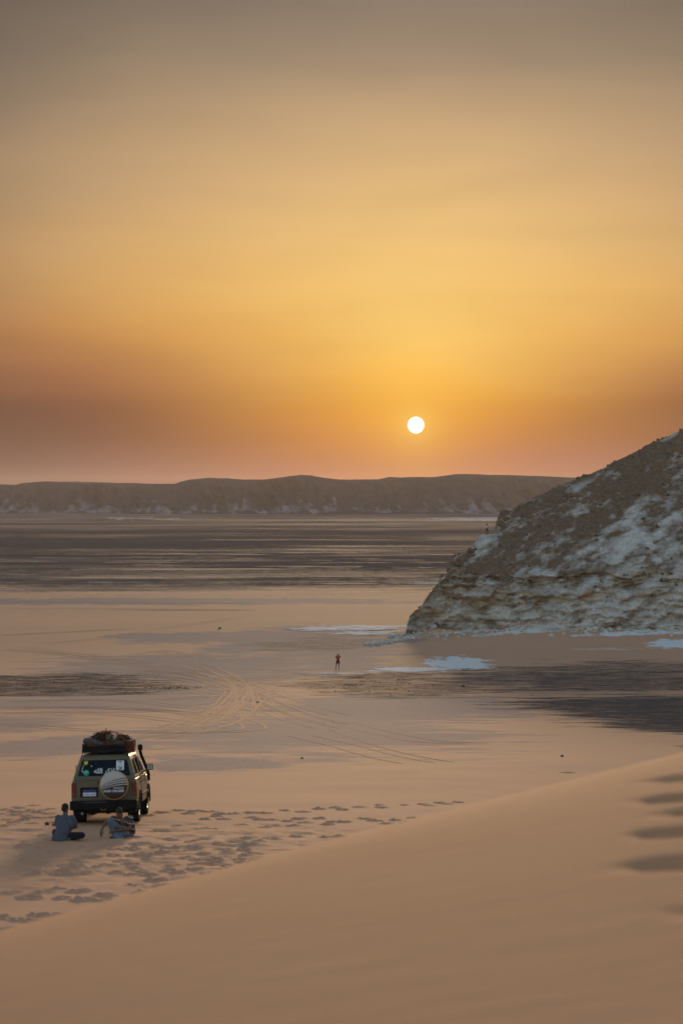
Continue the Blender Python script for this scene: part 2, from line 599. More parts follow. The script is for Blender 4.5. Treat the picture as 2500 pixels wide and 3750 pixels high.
def dents(x, y):
    z = np.zeros_like(x)
    s = np.zeros_like(x)
    for (px, py, L, Wd, D, a) in PRINTS:
        k = np.nonzero((np.abs(x - px) < 1.0) & (np.abs(y - py) < 1.0))[0]
        if len(k) == 0:
            continue
        dx, dy = x[k] - px, y[k] - py
        c, sn = math.cos(a), math.sin(a)
        p_, q_ = dx * c + dy * sn, -dx * sn + dy * c
        h1, h2 = (px * 7.3) % 1.0, (py * 5.9) % 1.0
        wob = (fb2((dx + px) * 6.0, (dy + py) * 6.0, 2, 17) - 0.5) * 0.7
        for off, sz, dp_ in ((0.42, 0.85, 0.75 + 0.4 * h1), (-0.50, 0.66, 0.55 + 0.5 * h2)):
            e = ((p_ - off * L) / (L * sz)) ** 2 + ((q_ + (h1 - 0.5) * 0.06) / (Wd * sz)) ** 2
            e = np.sqrt(e) + wob
            z[k] += -D * dp_ * np.exp(-np.clip(e, 0, None) ** 2 * 2.4) + 0.30 * D * np.exp(-(e - 1.35) ** 2 * 6.0)
    return z


print('prints', len(PRINTS))
# the sheet: rows by distance, columns by bearing, all the way round
R_FAR = 5200.0
rows = np.concatenate([[0.6, 4, 9, 14], np.arange(18, 26, 0.4), np.arange(26, 62, 0.065), np.arange(62, 90, 0.16), np.arange(90, 250, 0.42),
                       np.arange(250, 330, 0.7), np.geomspace(330, 2900, 260), np.geomspace(2950, R_FAR, 14)])
fine = np.linspace(-11.6, 11.6, 600)
cols = np.concatenate([np.linspace(-180, -30, 24), np.linspace(-28, -13.5, 14), [-12.6, -12.0], fine, [12.0, 12.6], np.linspace(13.5, 28, 14), np.linspace(30, 180, 24)])
A = np.radians(cols)[None, :]
RR = rows[:, None]
GX = RR * np.sin(A)
GY = RR * np.cos(A)
gx, gy = GX.ravel(), GY.ravel()
gz = ground_base(gx, gy)
near = (gy > 22) & (gy < 70) & (np.abs(gx) < 16)
kk = np.nonzero(near)[0]
gz[kk] += dents(gx[kk], gy[kk])
# trampled sand round the car
tr = sstep(-np.hypot((gx[kk] + 4.5) / 7.5, (gy[kk] - 42) / 9.0), -1.15, -0.6)
gz[kk] += tr * (fb2(gx[kk] / 0.7, gy[kk] / 0.9, 3, 31) - 0.5) * 0.10
cd = np.zeros_like(gx)
cg = np.zeros_like(gx)
cc = np.zeros_like(gx)
m = (gy > 60) & (gy < 420)
cd[m] = cover_of(DARKS, gx[m], gy[m])
cg[m] = cover_of(GREYS, gx[m], gy[m])
cc[m] = cover_of(CHALKS, gx[m], gy[m])
# wind-drawn stripes of dark gravel and sand on the far plain
f = gy > 300
fx, fy = gx[f], gy[f]
ly = np.log(np.maximum(fy, 1)) * 20.0
n1 = fb2(fx / (fy * 0.16), ly * 0.55, 4, 51, 0.55)
n2 = fb2(fx / (fy * 0.05), ly * 1.6, 4, 57, 0.6)
n3 = fb2(fx / (fy * 0.10), ly * 4.5, 4, 59, 0.6)
bias = np.interp(fy, [300, 395, 430, 470, 520, 580, 700, 850, 1050, 1400, 1900, 2600, 5200],
                 [-0.7, -0.45, 0.10, 0.30, 0.26, 0.36, 0.38, 0.46, 0.46, 0.26, 0.12, 0.05, 0.05])
n4 = fb2(fx / (fy * 0.11), ly * 2.6, 4, 71, 0.6)                           # thin drifts of sand
drift = sstep(n4 + (n2 - 0.5) * 0.25, np.interp(fy, [400, 520, 700, 1000, 1600, 2600], [0.57, 0.62, 0.66, 0.70, 0.71, 0.69]),
              np.interp(fy, [400, 520, 700, 1000, 1600, 2600], [0.70, 0.74, 0.78, 0.83, 0.85, 0.84]))
cdv = np.clip(0.60 + bias * 0.5 + (n1 - 0.5) * 0.45 + (n2 - 0.5) * 0.25 + (n3 - 0.5) * 0.25, 0.5, 0.88) * (1 - 0.42 * drift)
cd[f] = np.maximum(cd[f], cdv * np.interp(fy, [330, 425], [0, 1]))
cg[f] = np.maximum(cg[f], (np.interp(fy, [300, 400, 460, 3000], [0, 0.25, 0.95, 0.95]) + (n1 - 0.5) * 0.4) * (1 - 0.3 * drift))
ch = fb2(fx / (fy * 0.06), ly * 1.2, 4, 63, 0.6)
cc[f] = np.maximum(cc[f], np.clip((ch - 0.66) * 3.2, 0, 0.5) * np.interp(fy, [400, 700, 1500, 2600], [0.5, 0.5, 0.9, 1.2]))
# chalk bands below the escarpment
for (px0, px1, py0, py1, a_) in ((215, 320, 1188, 1196, 0.5), (330, 420, 1188, 1195, 0.45), (960, 1260, 1187, 1197, 0.5), (160, 330, 1335, 1341, 0.40),
                                 (905, 1090, 1336, 1342, 0.5)):
    pb = patch(px0, px1, py0, py1, a_, 0.5, 0.8, px0 % 19)
    cc[f] = np.maximum(cc[f], cover_of([pb], fx, fy))
mq = MOUNDS[0]
cd = np.maximum(cd, 0.95 * np.exp(-((gx - mq[0]) / 6.5) ** 2 - ((gy - mq[1]) / 11) ** 2))
kz = (gy > 60) & (gy < 420)
gz[kz] += cc[kz] * 0.22 * fb2(gx[kz] / 1.3, gy[kz] / 1.3, 3, 66)          # crusts stand a little proud
cov = np.stack([cd, cg, cc, np.ones_like(cd)], -1)
g_me = grid_mesh('desert_ground', GX, GY, gz.reshape(GX.shape), {'cover': cov}, flip=True)
ground = link('desert_ground', g_me, M_GROUND)
tag(ground, 'sandy desert plain with dark gravel patches, chalk crust and footprints', kind='structure')


def gz_at(x, y):
    xx = np.array([x], float)
    yy = np.array([y], float)
    return float((ground_base(xx, yy) + dents(xx, yy))[0])


# ------------------------------------------------------------------ the dune in the foreground
def dune_top(x, y):
    t = CAM_Z - 1.37 + 0.155 * x - 0.0585 * y
    yc = 13.2 + 0.75 * x + (fb2(x / 3.0, x * 0 + 3.3, 2, 71) - 0.5) * 0.8
    w = 1.1
    s = (y - yc) / w
    t = t - 0.62 * w * np.where(s > 30, s, np.log1p(np.exp(np.clip(s, -40, 30))))
    t = t + (fb2(x / 5.0, y / 6.0, 2, 75) - 0.5) * 0.10
    xl = np.clip(-x - 10, 0, None)
    return t - xl * 0.1


DX = np.concatenate([np.linspace(-34, -6, 40), np.arange(-5.8, 5.8, 0.035), np.linspace(6, 34, 40)])
DY = np.concatenate([np.linspace(-25, 3.5, 60), np.arange(3.6, 21, 0.045), np.linspace(21.2, 32, 40)])
DXX, DYY = np.meshgrid(DX, DY)
dz = dune_top(DXX, DYY)


def dune_sight(u, v):
    return sight_dune(u, v)


def sight_dune(u, v):
    k = (u - 1250.0) / FPX
    s = (v - HOR) / FPX
    ys = np.arange(3, 25, 0.02)
    i = np.nonzero(CAM_Z - ys * s <= dune_top(ys * k, ys))[0]
    i = i[0] if len(i) else -1
    return ys[i] * k, ys[i]


for (u, v, L, Wd, D) in ((2500, 2846, 0.30, 0.22, 0.12), (2440, 2925, 0.20, 0.22, 0.13), (2530, 2918, 0.16, 0.22, 0.11), (2490, 2976, 0.22, 0.16, 0.05),
                         (2410, 3052, 0.16, 0.20, 0.13), (2530, 3040, 0.14, 0.20, 0.08), (2370, 3168, 0.20, 0.15, 0.06), (2470, 3162, 0.18, 0.17, 0.11),
                         (2550, 3155, 0.16, 0.2, 0.12), (2545, 3345, 0.12, 0.2, 0.05), (2570, 2970, 0.15, 0.2, 0.12)):
    px, py = sight_dune(u, v)
    L, D = L * 0.66, D * 0.36
    e = ((DXX - px + (DYY - py) * 0.35) / L) ** 2 + ((DYY - py) / Wd) ** 2
    e = e * (0.6 + 0.9 * fb2(DXX * 3.0 + u, DYY * 3.0, 2, 19))
    dz = dz - D * np.exp(-e * 1.4)
dune = link('sand_dune', grid_mesh('sand_dune', DXX, DYY, dz), M_DUNE)
tag(dune, 'smooth tan sand dune in the foreground with soft footprints', kind='structure')

# ================================================================== the chalk hill
def hill_mat():
    m, N, b = new_mat('chalk_hill')
    pos = N.n('ShaderNodeNewGeometry').outputs['Position']
    at = N.n('ShaderNodeAttribute', attribute_name='cover')
    sp = N.n('ShaderNodeSeparateColor')
    N.put(sp.inputs[0], at.outputs['Color'])
    n1 = N.noise(N.mapping(pos, scale=(0.7, 0.7, 1.9), rot=(0, 0.5, 0)), 1.0, 6.0, 0.7)
    n2 = N.noise(pos, 2.2, 5.0, 0.7)
    rub = N.mix(N.maprange(n2, 0.3, 0.7), (0.108, 0.067, 0.046, 1), (0.255, 0.165, 0.113, 1))
    tan = N.mix(N.maprange(n1, 0.3, 0.7), (0.27, 0.185, 0.13, 1), (0.50, 0.395, 0.31, 1))
    cha = N.mix(N.maprange(n2, 0.35, 0.8), (0.68, 0.61, 0.58, 1), (0.38, 0.30, 0.25, 1))

    def edge(s, w):
        return N.maprange(N.math('SUBTRACT', N.math('ADD', s, N.math('MULTIPLY', n1, 0.9)), 0.95), -w, w)
    c = N.mix(edge(sp.outputs[1], 0.2), rub, tan)
    c = N.mix(edge(sp.outputs[0], 0.42), c, cha)
    snd = N.maprange(sp.outputs[2], 0.35, 0.65)
    c = N.mix(snd, c, SAND + (1,))
    N.put(b.inputs['Base Color'], c)
    b.inputs['Roughness'].default_value = 0.95
    b.inputs['Specular IOR Level'].default_value = 0.0
    bn = N.n('ShaderNodeBump')
    bn.inputs['Strength'].default_value = 0.9
    bn.inputs['Distance'].default_value = 0.25
    N.put(bn.inputs['Height'], N.math('ADD', N.noise(pos, 1.6, 6.0, 0.7), N.math('MULTIPLY', n1, 0.6)))
    N.put(b.inputs['Normal'], bn.outputs[0])
    return m


S_SIL = pchip([4, 7.5, 9.3, 9.9, 10.4, 11.6, 13.3, 15.0, 16.4, 17.1, 18.4, 20.2, 21.2, 22.2, 23.9, 24.3, 24.8, 27.7, 31.5, 39.6, 48, 57.8, 80, 100, 130, 160],
              [-1.5, 0.2, 1.0, 2.6, 4.2, 5.2, 6.8, 8.4, 10.0, 11.4, 12.4, 13.4, 14.9, 15.2, 15.3, 16.9, 18.2, 19.4, 21.2, 24.4, 28.2, 32.6, 43, 47, 40, 2])
F_FACE = pchip([-6, 0, 3, 3.9, 4.7, 6.2, 15, 25, 40, 60, 90, 130, 170],
               [-1.6, 0.25, 2.4, 5.0, 7.4, 8.6, 14.4, 21.0, 30.8, 43, 50, 40, 0])


def hill_h(x, y):
    dy = y - hill_front(x)
    a = F_FACE(dy + (fb2(x / 9.0, y / 30.0, 3, 81) - 0.5) * 3.0 * sstep(dy, 1, 8))
    s = S_SIL(x)
    s = s - 0.42 * np.clip(dy - np.clip(s - 4.5, 0, None) / 0.64 - 0.5, 0, 45)
    k = 1.2
    h = np.clip(0.5 + 0.5 * (s - a) / k, 0, 1)
    return s * (1 - h) + a * h - k * h * (1 - h)


HX = np.concatenate([np.arange(3.5, 60, 0.17), np.linspace(60.6, 165, 60)])
HD = np.concatenate([np.linspace(-6, -1.2, 8), np.arange(-1, 2.4, 0.12), np.arange(2.4, 7.0, 0.05), np.arange(7.0, 50, 0.19), np.linspace(50.5, 170, 60)])
HXX, HDD = np.meshgrid(HX, HD)
HYY = HDD + hill_front(HXX)
hz = hill_h(HXX, HYY)
hy = HYY.copy()
hx = HXX.copy()
dyf = HYY - hill_front(HXX)
# gullies, ledges and rubble
low = sstep(hz, 0.8, 3.0) * (1 - sstep(hz, 8.5, 11.0))
big = fb3(HXX / 6.0, HYY / 6.0, hz / 4.0, 3, 3) - 0.5
med = fb3(HXX / 1.7, HYY / 1.7, hz / 1.1, 3, 9) - 0.5
fin = fb3(HXX / 0.55, HYY / 0.55, hz / 0.45, 3, 15) - 0.5
amp = sstep(hz, 0.2, 1.5)
crest = 1 - 0.6 * sstep(HYY, 280, 290) * sstep(HXX, 20, 24)
rdg = 1 - np.abs(2 * fb3(HXX / 2.2, HYY / 3.0, hz / 1.2, 3, 41) - 1)
rd2 = 1 - np.abs(2 * fb3(HXX / 5.0, HYY / 6.0, hz / 2.2, 3, 47) - 1)
hz = hz + amp * (big * 1.2 * crest + med * (0.8 + 0.6 * low) + fin * 0.6)
hy = hy + amp * (low * (fb3(HXX / 2.6, HYY / 9.0, hz / 0.8, 4, 21) - 0.5) * 3.2 + (fb3(HXX / 3.5, HYY / 8, hz / 1.6, 3, 27) - 0.5) * 1.2)
hy = hy + amp * (low * ((rdg - 0.75) * -1.8 + (rd2 - 0.75) * -2.4) + (1 - low) * (rd2 - 0.75) * -1.0)
strata = fb2(hz / 0.62 + (fb2(HXX / 5.0, HYY / 9.0, 2, 53) - 0.5) * 3.0, HXX / 22.0, 3, 55, 0.6) - 0.5
hy = hy + amp * strata * (1.7 * low * (0.3 + 1.4 * fb2(HXX / 6.0, hz / 3.0, 2, 58)) + 0.5)
hx = hx + amp * (fb3(HXX / 3.0, HYY / 3.0, hz / 0.9, 3, 33) - 0.5) * 0.9
# recesses under the ledge
for (cx, cz, wx, wz, dep) in ((33.0, 8.4, 4.5, 0.75, 1.8), (27.5, 8.2, 3.0, 0.6, 1.5), (22.3, 8.2, 0.8, 0.55, 1.6), (43.0, 7.8, 1.5, 0.8, 2.4), (17.6, 11.0, 0.8, 0.6, 1.2),
                              (12.0, 3.0, 1.6, 0.8, 0.8), (19.5, 4.2, 4.0, 0.5, 1.0), (36.5, 9.0, 1.5, 0.4, 1.2), (25.0, 5.5, 5.0, 0.35, 0.8), (15.0, 6.0, 3.0, 0.3, 0.7)):
    w = np.exp(-((HXX - cx) / wx) ** 2 - ((hz - cz - (fb2(HXX / 1.5, HXX * 0, 2, 91) - 0.5) * 1.4) / wz) ** 2) * (dyf < 16) * (dyf > -1)
    hy = hy + dep * w
# cover: chalk, tan rock, sand
th = math.radians(27)
zz = hz
ss = HXX * math.cos(th) + zz * math.sin(th) + HYY * 0.15
tt = -HXX * math.sin(th) + zz * math.cos(th)
ns = fb2(ss / 2.8, tt / 0.95, 5, 101, 0.6)
nb = fb2(ss / 13.0, tt / 5.0, 3, 107, 0.5)


def blob(cx, cz, rx, rz, rot=0.0):
    c, s = math.cos(rot), math.sin(rot)
    a, b = HXX - cx, zz - cz
    return np.exp(-((a * c + b * s) / rx) ** 2 - ((-a * s + b * c) / rz) ** 2)


bias = -0.22 - 0.24 * sstep(zz, 11, 20) * (1 - 0.6 * sstep(HXX, 40, 50)) + 0.42 * blob(48, 16, 9, 5.5, 0.2) + 0.42 * blob(47, 4.0, 12, 2.6) + 0.36 * blob(56, 21, 6, 5) + 0.22 * blob(35, 18.3, 5.5, 1.5, 0.45) + 0.24 * blob(30, 11, 6, 1.8, 0.2) \
    + 0.36 * blob(30, 2.0, 9, 1.1, 0.1) + 0.30 * blob(12, 1.2, 2.5, 0.9) + 0.2 * blob(21, 13.6, 2.5, 0.8, 0.6) + 0.14 * blob(16.5, 9, 1.5, 1.0) + 0.22 * blob(40, 22.3, 6, 0.9, 0.45) \
    + 0.18 * blob(32, 19.3, 5, 0.7, 0.4) + 0.25 * blob(38, 12, 6, 2, 0.3) + 0.2 * blob(25, 3.5, 6, 1.0, 0.35) + 0.22 * blob(20, 6.2, 2.0, 0.8) + 0.15 * blob(28, 17, 3, 0.8, 0.5) \
    - 0.30 * blob(46, 24.5, 8, 2.2, 0.75) - 0.22 * blob(38, 20.3, 4, 1.0, 0.5) - 0.15 * blob(24, 12.5, 5, 1.6, 0.6) - 0.2 * blob(44, 9, 4, 2.2)
bias = bias + 0.10 * low + 0.10 * blob(50, 10, 12, 4)
chk = np.clip((ns - 0.5) * 2.3 + (nb - 0.5) * 0.9 + 0.42 + bias * 1.25, 0, 1)
tanm = np.clip(0.05 + 0.75 * blob(43.5, 9.0, 5, 3) + 0.75 * blob(17, 4.2, 7, 2.6) + 0.5 * blob(30, 6.8, 9, 1.6) + 0.55 * blob(22, 16, 2.5, 1.6) + 0.35 * blob(18, 11.5, 4, 1.5)
               + 0.35 * blob(52, 8, 6, 3) + 0.5 * blob(57, 26, 4, 3) + (fb2(ss / 3.0, tt / 1.2, 4, 115, 0.6) - 0.5) * 0.9 + (0.22 * low), 0, 1)
sndm = np.clip((1 - sstep(zz, 0.9, 2.0)) * 0.8 + 0.9 * blob(36.5, 5.3, 1.4, 1.5, 0.6) - chk * 0.9 + 0.1 + (fb2(HXX / 1.5, zz / 0.5, 3, 121) - 0.5) * 0.8, 0, 1) * (1 - sstep(zz, 7, 8))
hc = np.stack([chk, tanm, sndm, np.ones_like(chk)], -1)
hill = link('chalk_hill', grid_mesh('chalk_hill', hx, hy, hz, {'cover': hc}), hill_mat())
tag(hill, 'rocky hill of white chalk and brown rubble rising out of the sand', kind='structure')

# ================================================================== escarpment on the horizon
def scarp_mat(name):
    m, N, b = new_mat(name)
    pos = N.n('ShaderNodeNewGeometry').outputs['Position']
    at = N.n('ShaderNodeAttribute', attribute_name='cover')
    sp = N.n('ShaderNodeSeparateColor')
    N.put(sp.inputs[0], at.outputs['Color'])
    n = N.noise(N.mapping(pos, scale=(0.07, 0.03, 0.10)), 1.0, 6.0, 0.65)
    c = N.mix(N.maprange(n, 0.3, 0.7), (0.040, 0.031, 0.031, 1), (0.078, 0.060, 0.058, 1))
    c = N.mix(N.maprange(N.math('ADD', sp.outputs[0], N.math('MULTIPLY', n, 0.7)), 0.75, 1.15), c, (0.25, 0.215, 0.22, 1))
    N.put(b.inputs['Base Color'], c)
    b.inputs['Roughness'].default_value = 0.95
    b.inputs['Specular IOR Level'].default_value = 0.0
    return m


def scarp(name, table, foot, depth, seed, mat, x_ext, label, gul=1.0):
    cx = [(p * 2500 / 1568.0 - 1250.0) / FPX * (foot + depth) for p, q in table]
    cz = [CAM_Z + (1148.0 - q) / 4203.0 * (foot + depth) for p, q in table]
    cx = [-x_ext] + cx + [x_ext]
    cz = [cz[0]] + cz + [cz[-1] - 4]
    x = np.concatenate([np.linspace(-x_ext, -560, 60)[:-1], np.linspace(-560, 560, 520), np.linspace(560, x_ext, 60)[1:]])
    Z = np.interp(x, cx, cz) + (fb2(x / 30.0, x * 0, 4, seed) - 0.5) * 2.2
    t = np.concatenate([np.linspace(-0.25, 1.0, 66), np.linspace(1.05, 4.0, 8)])
    pr = np.interp(t, [-0.25, 0, 0.3, 0.55, 0.72, 0.82, 0.93, 1.0, 1.3, 4.0], [-0.1, 0.0, 0.13, 0.36, 0.60, 0.80, 0.94, 1.0, 0.98, 0.7])
    XX, TT = np.meshgrid(x, t)
    body = np.clip(TT, 0, 1)
    g = np.abs(fb2(XX / 60.0 + TT * 0.6, TT * 0.9, 5, seed + 5, 0.62) - 0.5) * 2 * (0.3 + 0.9 * fb2(XX / 150.0, TT * 2, 2, seed + 7))
    ZZ = Z[None, :] * pr[:, None]
    YY = foot + TT * depth + (fb2(XX / 210.0, TT * 0.3, 3, seed + 9) - 0.5) * depth * 1.6 * (1 - 0.6 * body)
    sl = np.sin(body * math.pi)
    YY = YY + g * depth * 0.5 * sl * gul
    ZZ = ZZ + (fb2(XX / 18.0, TT * 6, 4, seed + 13) - 0.5) * 7 * sl * gul - g * 8 * sl * gul
    ck = 0.16 + 0.36 * np.exp(-((body - 0.22) / 0.26) ** 2) + (fb2(XX / 13.0 + TT * 1.5, TT * 2.2, 4, seed + 21, 0.65) - 0.5) * 1.35 - 0.45 * sstep(body, 0.62, 0.82)
    cv = np.stack([np.clip(ck, 0, 1), ck * 0, ck * 0, ck * 0 + 1], -1)
    o = link(name, grid_mesh(name, XX, YY, ZZ, {'cover': cv}), mat)
    tag(o, label, kind='structure')
    return o


M_SCARP = scarp_mat('escarpment_rock')
TAB = [(0, 1113), (38, 1113.5), (45, 1110), (75, 1107.5), (110, 1105), (130, 1106), (165, 1108.5), (230, 1109), (280, 1109), (330, 1111), (400, 1111), (415, 1105.5), (450, 1101),
       (480, 1097), (520, 1098), (560, 1101), (600, 1102), (640, 1097), (670, 1093), (690, 1090), (715, 1093), (740, 1097), (780, 1101), (870, 1101), (895, 1095),
       (920, 1096.5), (1000, 1094.5), (1050, 1088.5), (1150, 1090), (1250, 1094), (1340, 1098), (1568, 1106)]
scarp('escarpment', TAB, 2560.0, 190.0, 201, M_SCARP, 1700.0, 'brown flat-topped escarpment with pale gullied foot along the horizon')
TAB2 = [(0, 1122), (60, 1116), (125, 1108), (150, 1106.5), (210, 1107), (255, 1108), (300, 1111), (420, 1112), (700, 1112), (1050, 1112), (1568, 1112)]
scarp('far_mesa', TAB2, 4150.0, 150.0, 251, M_SCARP, 2300.0, 'faint far mesa showing just above the escarpment', 0.6)

# ================================================================== mesh helpers for the things
def bm_obj(name, bm, mat, parent=None, smooth=False):
    me = bpy.data.meshes.new(name)
    bm.normal_update()
    bm.to_mesh(me)
    bm.free()
    if smooth:
        me.polygons.foreach_set('use_smooth', np.ones(len(me.polygons), bool))
    return link(name, me, mat, parent)


def box(bm, x0, x1, y0, y1, z0, z1, bevel=0.0):
    r = bmesh.ops.create_cube(bm, size=1.0)
    vs = r['verts']
    for v in vs:
        v.co = Vector(((x0 + x1) / 2 + v.co.x * (x1 - x0), (y0 + y1) / 2 + v.co.y * (y1 - y0), (z0 + z1) / 2 + v.co.z * (z1 - z0)))
    if bevel:
        es = list({e for v in vs for e in v.link_edges})
        bmesh.ops.bevel(bm, geom=es, offset=bevel, segments=2, affect='EDGES', profile=0.6)


def loft(bm, rings, cap=True, close=True):
    vr = [[bm.verts.new(p) for p in r] for r in rings]
    n = len(vr[0])
    for a, b in zip(vr[:-1], vr[1:]):
        for i in range(n if close else n - 1):
            j = (i + 1) % n
            bm.faces.new((a[i], a[j], b[j], b[i]))
    if cap:
        bm.faces.new(list(reversed(vr[0])))
        bm.faces.new(vr[-1])
    bmesh.ops.recalc_face_normals(bm, faces=bm.faces[:])


def tube(bm, pts, r, n=8):
    pts = [Vector(p) for p in pts]
    rs = r if isinstance(r, (list, tuple)) else [r] * len(pts)
    rings = []
    for i, p in enumerate(pts):
        d = (pts[min(i + 1, len(pts) - 1)] - pts[max(i - 1, 0)]).normalized()
        up = Vector((0, 0, 1)) if abs(d.z) < 0.9 else Vector((1, 0, 0))
        a = d.cross(up).normalized()
        b = a.cross(d)
        rings.append([p + (a * math.cos(t) + b * math.sin(t)) * rs[i] for t in (k * 2 * math.pi / n for k in range(n))])
    loft(bm, rings)


def lathe(bm, prof, axis='x', centre=(0, 0, 0), n=28):
    """prof: (radius, offset along the axis)."""
    rings = []
    c = Vector(centre)
    for (r, o) in prof:
        ring = []
        for k in range(n):
            t = k * 2 * math.pi / n
            if axis == 'x':
                ring.append(c + Vector((o, r * math.cos(t), r * math.sin(t))))
            elif axis == 'y':
                ring.append(c + Vector((r * math.cos(t), o, r * math.sin(t))))
            else:
                ring.append(c + Vector((r * math.cos(t), r * math.sin(t), o)))
        rings.append(ring)
    loft(bm, rings)


def boolean(me, cutters, op='DIFFERENCE'):
    """Mesh minus closed meshes; returns a new mesh."""
    o = bpy.data.objects.new('tmp', me)
    COL.objects.link(o)
    tmp = []
    for cme in cutters:
        c = bpy.data.objects.new('tmpc', cme)
        COL.objects.link(c)
        tmp.append(c)
        md = o.modifiers.new('b', 'BOOLEAN')
        md.operation = op
        md.solver = 'EXACT'
        md.object = c
    dg = bpy.context.evaluated_depsgraph_get()
    dg.update()
    out = bpy.data.meshes.new_from_object(o.evaluated_get(dg))
    for t in tmp + [o]:
        bpy.data.objects.remove(t)
    return out


def to_me(bm):
    me = bpy.data.meshes.new('tmp')
    bmesh.ops.recalc_face_normals(bm, faces=bm.faces[:])
    bm.to_mesh(me)
    bm.free()
    return me


def prism_me(poly, axis, a, b):
    """Polygon extruded along an axis; poly in the two other axes."""
    bm = bmesh.new()

    def pt(p, q):
        return {'x': (q, p[0], p[1]), 'y': (p[0], q, p[1]), 'z': (p[0], p[1], q)}[axis]
    loft(bm, [[pt(p, a) for p in poly], [pt(p, b) for p in poly]])
    return to_me(bm)


def text_obj(name, txt, size, mat, parent, loc, rot, align='CENTER', xs=1.0, thick=0.0):
    cu = bpy.data.curves.new('txt', 'FONT')
    cu.body = txt
    cu.size = size
    cu.align_x = align
    cu.align_y = 'CENTER'
    cu.offset = thick
    o = bpy.data.objects.new('tmp', cu)
    COL.objects.link(o)
    dg = bpy.context.evaluated_depsgraph_get()
    dg.update()
    me = bpy.data.meshes.new_from_object(o.evaluated_get(dg))
    bpy.data.objects.remove(o)
    t = link(name, me, mat, parent, loc, rot)
    t.scale = (xs, 1, 1)
    return t


def fuse(name, prims, voxel, mat, parent=None, smooth_it=4):
    """Tapered limbs and ellipsoids fused into one continuous skin."""
    bm = bmesh.new()
    for p in prims:
        if p[0] == 'c':
            a, b = Vector(p[1]), Vector(p[3])
            ra, rb = p[2], p[4]
            d = b - a
            L = max(d.length, 1e-4)
            q = d.to_track_quat('Z', 'Y').to_matrix()
            rings = []
            m = 12
            prof = [(ra * math.sin(t), -ra * math.cos(t)) for t in (0.12, 0.5, 0.95, 1.45)] + [(rb * math.cos(t), L + rb * math.sin(t)) for t in (0.1, 0.6, 1.05, 1.45)]
            for (r, z) in prof:
                rings.append([a + q @ Vector((r * math.cos(k * 2 * math.pi / m), r * math.sin(k * 2 * math.pi / m), z)) for k in range(m)])
            loft(bm, rings)
        else:
            c, rr = Vector(p[1]), p[2]
            R = p[3] if len(p) > 3 else Matrix.Identity(3)
            g = bmesh.ops.create_icosphere(bm, subdivisions=3, radius=1.0)
            for v in g['verts']:
                v.co = c + R @ Vector((v.co.x * rr[0], v.co.y * rr[1], v.co.z * rr[2]))
    me = to_me(bm)
    o = bpy.data.objects.new('tmp', me)
    COL.objects.link(o)
    md = o.modifiers.new('r', 'REMESH')
    md.mode = 'VOXEL'
    md.voxel_size = voxel
    md.use_smooth_shade = True
    if smooth_it:
        sm = o.modifiers.new('s', 'SMOOTH')
        sm.iterations = smooth_it
        sm.factor = 0.5
    dg = bpy.context.evaluated_depsgraph_get()
    dg.update()
    out = bpy.data.meshes.new_from_object(o.evaluated_get(dg))
    bpy.data.objects.remove(o)
    return link(name, out, mat, parent)


# ================================================================== tyre tracks across the sand
M_TRACK = sand_mat('track_sand', (0.80, 0.78, 0.78), cover=False)
M_TRACK_L = sand_mat('track_sand_pale', (0.90, 0.90, 0.92), cover=False)


def track(pts, width=0.26, gap=1.5, mat=M_TRACK, lift=0.016, single=False, scale=(0.797, 2200.0)):
    """pts in the enlarged detail of the photograph (x, y) -> ground polyline with two wheel ruts."""
    w = [sight(p[0] * scale[0] + (scale[2] if len(scale) > 2 else 0), scale[1] + p[1] * scale[0]) for p in pts]
    t = np.linspace(0, 1, len(w))
    fx_, fy_ = pchip(t, [q[0] for q in w]), pchip(t, [q[1] for q in w])
    n = 140
    tt_ = np.linspace(0, 1, n)
    x, y = fx_(tt_), fy_(tt_)
    k = np.ones(9) / 9
    x = np.convolve(np.pad(x, 4, 'edge'), k, 'valid')
    y = np.convolve(np.pad(y, 4, 'edge'), k, 'valid')
    dx, dy = np.gradient(x), np.gradient(y)
    ln = np.hypot(dx, dy) + 1e-9
    nx, ny = -dy / ln, dx / ln
    bm = bmesh.new()
    wob = (fb2(tt_ * 9, tt_ * 0 + pts[0][0], 3, 5) - 0.5) * 0.5
    for off in ((0.0,) if single else (-gap / 2, gap / 2)):
        prev = None
        for i in range(n):
            e = min(1.0, 8 * tt_[i], 8 * (1 - tt_[i]))
            ww = 0.42 * width * (0.15 + 0.85 * e) * (1 + wob[i])
            row = []
            for s_, h_ in ((-1, 0.0), (-0.5, 0.004), (0, 0.001), (0.5, 0.004), (1, 0.0)):
                px = x[i] + nx[i] * (off + s_ * ww)
                py = y[i] + ny[i] * (off + s_ * ww)
                row.append((px, py, h_))
            zz_ = ground_base(np.array([r[0] for r in row]), np.array([r[1] for r in row]))
            vs = [bm.verts.new((r[0], r[1], z + r[2] + lift * (0.7 if s in (0, 4) else 1))) for s, (r, z) in enumerate(zip(row, zz_))]
            if prev:
                for q in range(4):
                    bm.faces.new((prev[q], prev[q + 1], vs[q + 1], vs[q]))
            prev = vs
    bmesh.ops.recalc_face_normals(bm, faces=bm.faces[:])
    o = bm_obj('tyre_track', bm, mat, smooth=True)
    tag(o, 'tyre track pressed into the sand', kind='structure')
    return o


